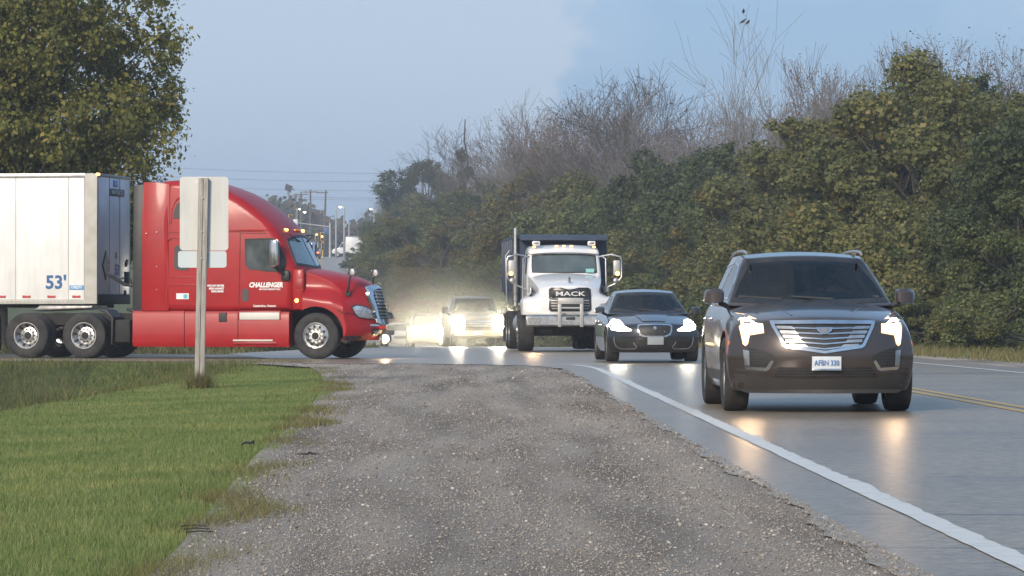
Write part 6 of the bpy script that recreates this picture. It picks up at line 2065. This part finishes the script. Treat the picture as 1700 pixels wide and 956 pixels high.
# signal mast with arm over the crossing
b = gnd(548, 500)
T = thing('signal_mast', 'traffic signal mast with a long arm reaching over the far crossing', 'traffic signal', b, 0)
hm = (far(548, 370, 500) - b).z
obj('column', MB().tube([(0, 0, 0), (0, 0, hm)], [.17, .13], 10), 'pole', T)
e = far(484, 369, 500) - b
s0 = far(548, 377, 500) - b
obj('mast_arm', MB().tube([(0, 0, s0.z), (e.x, 0, e.z)], [.10, .06], 8), 'pole', T)
obj('name_blade', MB().box((s0.x - .5, -.12, s0.z - .55), (.55, .04, .85), 0, .01), M('blue_blade', (.04, .10, .30), .5), T)
obj('white_blade', MB().box((e.x + .55, -.12, e.z), (.55, .04, .75), 0, .01), 'white', T)
def signal(px, py, d, h, label, lit):
    c = far(px, py, d)
    T = thing('traffic_light', label, 'traffic signal', (c.x, c.y, c.z - h / 2), 0, 'traffic lights at the far crossing')
    obj('housing', MB().box((0, 0, h / 2), (h * .42, .3, h), 0, .05), 'sigyellow', T)
    for k in range(3):
        z = h * (.82 - .32 * k)
        o = obj('visor', MB().lathe([(h * .13, 0), (h * .15, 0), (h * .15, -.22), (h * .13, -.22)], (0, -.15, z), 'y', 12, True), 'black', T)
        obj('lens', MB().lathe([(.001, -.03), (h * .12, 0)], (0, -.155, z), 'y', 12), 'sigred' if lit == k else 'black', o)
signal(482.5, 364, 500, 1.3, 'yellow signal head hanging at the tip of the mast arm', -1)
signal(526, 394, 500, 1.05, 'yellow signal head on the thin post, left of the glowing one', 0)
signal(535, 393, 500, 1.15, 'glowing signal head beside the dark wooden pole', 1)
signal(536, 409, 500, 1.0, 'low yellow signal head under the glowing one', -1)
b = gnd(528, 500)
T = thing('signal_post', 'thin grey post carrying the low signal heads', 'post', b, 0)
obj('post', MB().tube([(0, 0, 0), (0, 0, (far(528, 388, 500) - b).z)], .09, 8), 'pole', T)
obj('foot', MB().box((0, 0, .1), (.4, .4, .2), 0, .04), 'pole', T)
b = gnd(535.5, 500)
T = thing('signal_post', 'short yellow post under the glowing signal head', 'post', b, 0)
obj('post', MB().tube([(0, 0, 0), (0, 0, (far(535.5, 388, 500) - b).z)], .09, 8), 'sigyellow', T)
obj('foot', MB().box((0, 0, .1), (.4, .4, .2), 0, .04), 'pole', T)
# white van at the crossing, seen from its side, heading left
vb = gnd(578, 512)
VN = thing('delivery_van', 'white delivery van with a high body at the far crossing', 'van', (vb.x, vb.y, vb.z + .12), 0)
vp = [(-2.15, .45), (-2.2, .85), (-1.95, 1.12), (-1.25, 1.28), (-.80, 1.98), (-.55, 2.10), (-.30, 2.12), (-.30, .45)]
obj('cab', MB().rex(vp, .98, .10, 'y', 4, 6), 'white', VN)
obj('cargo_box', MB().box((1.15, 0, 1.62), (2.9, 2.1, 2.2), 0, .06), 'white', VN)
obj('side_window', MB().prism([(-1.15, 1.32), (-.78, 1.90), (-.42, 1.92), (-.42, 1.32)], -.995, -.96, 'y'), 'glassdk', VN)
for xx in (-1.45, 1.5):
    for s in (-1, 1):
        w = obj('wheel', MB().lathe([(.001, -.12), (.22, -.12), (.22, .12), (.001, .12)], (xx, s * .88, .36), 'y', 18), 'alu', VN)
        obj('tyre', MB().lathe([(.22, -.13), (.34, -.13), (.37, -.08), (.37, .08), (.34, .13), (.22, .13)], (xx, s * .88, .36), 'y', 24, True), 'rubber', w)
obj('chassis', MB().box((0, 0, .50), (4.2, 1.6, .22)), 'dark', VN)
obj('ladder_rack', MB().box((1.1, 0, 2.85), (2.8, 1.4, .08)), 'alu', VN)
# dark car with red tail lamps going away from us
tb = gnd(519, 470)
CT = thing('departing_car', 'small dark car with lit red tail lamps driving up to the far crossing', 'car', (tb.x, tb.y, tb.z + .12), 0)
obj('body', MB().rex([(-.1, .25), (-.15, .85), (.1, .98), (.7, 1.05), (1.2, 1.45), (2.6, 1.45), (3.3, 1.0), (4.2, .85), (4.3, .3)], .88, .14), 'blackpaint', CT)
obj('rear_window', MB().prism([(-.62, 1.08), (.62, 1.08), (.5, 1.38), (-.5, 1.38)], .78, .80, 'y'), 'glassdk', CT)
for s in (-1, 1):
    obj('tail_lamp', MB().box((s * .68, -.12, .78), (.26, .10, .16), 0, .03), M('tail_lamp_lit', (.8, .05, .03), .4, emit=(1.0, .12, .06), estr=5.0), CT)
    for yy in (.6, 3.4):
        w = obj('wheel', MB().lathe([(.001, -.1), (.20, -.1), (.20, .1), (.001, .1)], (s * .78, yy, .32), 'x', 16), 'alu', CT)
        obj('tyre', MB().lathe([(.2, -.11), (.32, -.11), (.33, -.06), (.33, .06), (.32, .11), (.2, .11)], (s * .78, yy, .32), 'x', 20, True), 'rubber', w)
# wires
for k, (pa, ya, pb, yb2) in enumerate(((230, 276, 760, 288), (230, 291, 760, 301), (230, 306, 760, 316), (230, 318, 760, 328), (230, 322, 760, 331))):
    A, Bv = far(pa, ya, 475), far(pb, yb2, 468)
    pts = []
    for i in range(17):
        u = i / 16
        p = A.lerp(Bv, u)
        p.z -= .35 * 4 * u * (1 - u)
        pts.append(p - A)
    o = obj('overhead_wire', MB().tube(pts, .013, 4), 'dark', None, True, 40, A)
    tag(o, 'thin overhead line strung across the road high above the far crossing', 'wire', 'overhead wires')

# dust the traffic has raised round the waiting cars, scatter shaped to imitate glare
ds_ = MB()
nu, nv = 28, 14
for i in range(nv + 1):
    th = math.pi * i / nv
    for j in range(nu):
        ph = 2 * math.pi * j / nu
        w_ = 1 + .12 * math.sin(3 * ph + 1) + .10 * math.sin(5 * ph + 2 * th)
        ds_.v.append((math.sin(th) * math.cos(ph), math.sin(th) * math.sin(ph), math.cos(th)))
for i in range(nv):
    for j in range(nu):
        ds_.f.append((i * nu + j, i * nu + (j + 1) % nu, (i + 1) * nu + (j + 1) % nu, (i + 1) * nu + j))
dmat = bpy.data.materials.new('glare_dust_volume')
dmat.use_nodes = True
dn = dmat.node_tree
dn.nodes.clear()
do = dn.nodes.new('ShaderNodeOutputMaterial')
dv = dn.nodes.new('ShaderNodeVolumePrincipled')
dv.inputs['Color'].default_value = (.93, .88, .78, 1)
dv.inputs['Density'].default_value = .0075
dv.inputs['Anisotropy'].default_value = .93
dtc = nd(dn, 'ShaderNodeTexCoord')
dl = nd(dn, 'ShaderNodeVectorMath', {0: dtc.outputs['Object']}, operation='LENGTH')
dr = nd(dn, 'ShaderNodeMapRange', {'Value': dl.outputs['Value'], 'From Min': .15, 'From Max': 1.0, 'To Min': .007, 'To Max': 0.0}, interpolation_type='SMOOTHSTEP')
dn.links.new(dr.outputs['Result'], dv.inputs['Density'])
dn.links.new(dv.outputs[0], do.inputs['Volume'])
dc = obj('glare_dust', ds_, dmat, None, True, 180, (-1.0, 160.0, .7))
dc.scale = (8.5, 50, 2.9)
tag(dc, 'pale dust round the waiting cars, shaped to imitate headlamp glare', 'dust', kind='stuff')

# evening haze over the whole place
hb_ = obj('haze', MB().box((0, 545, 15.5), (1440, 1230, 37.0)), None, None, False)
hmat = bpy.data.materials.new('evening_haze')
hmat.use_nodes = True
hn = hmat.node_tree
hn.nodes.clear()
ho = hn.nodes.new('ShaderNodeOutputMaterial')
hv = hn.nodes.new('ShaderNodeVolumePrincipled')
hv.inputs['Color'].default_value = (.88, .93, 1.0, 1)
hv.inputs['Density'].default_value = .0006
hv.inputs['Anisotropy'].default_value = .2
hn.links.new(hv.outputs[0], ho.inputs['Volume'])
hb_.data.materials.append(hmat)
tag(hb_, 'thin evening haze over the road and trees', 'haze', kind='stuff')
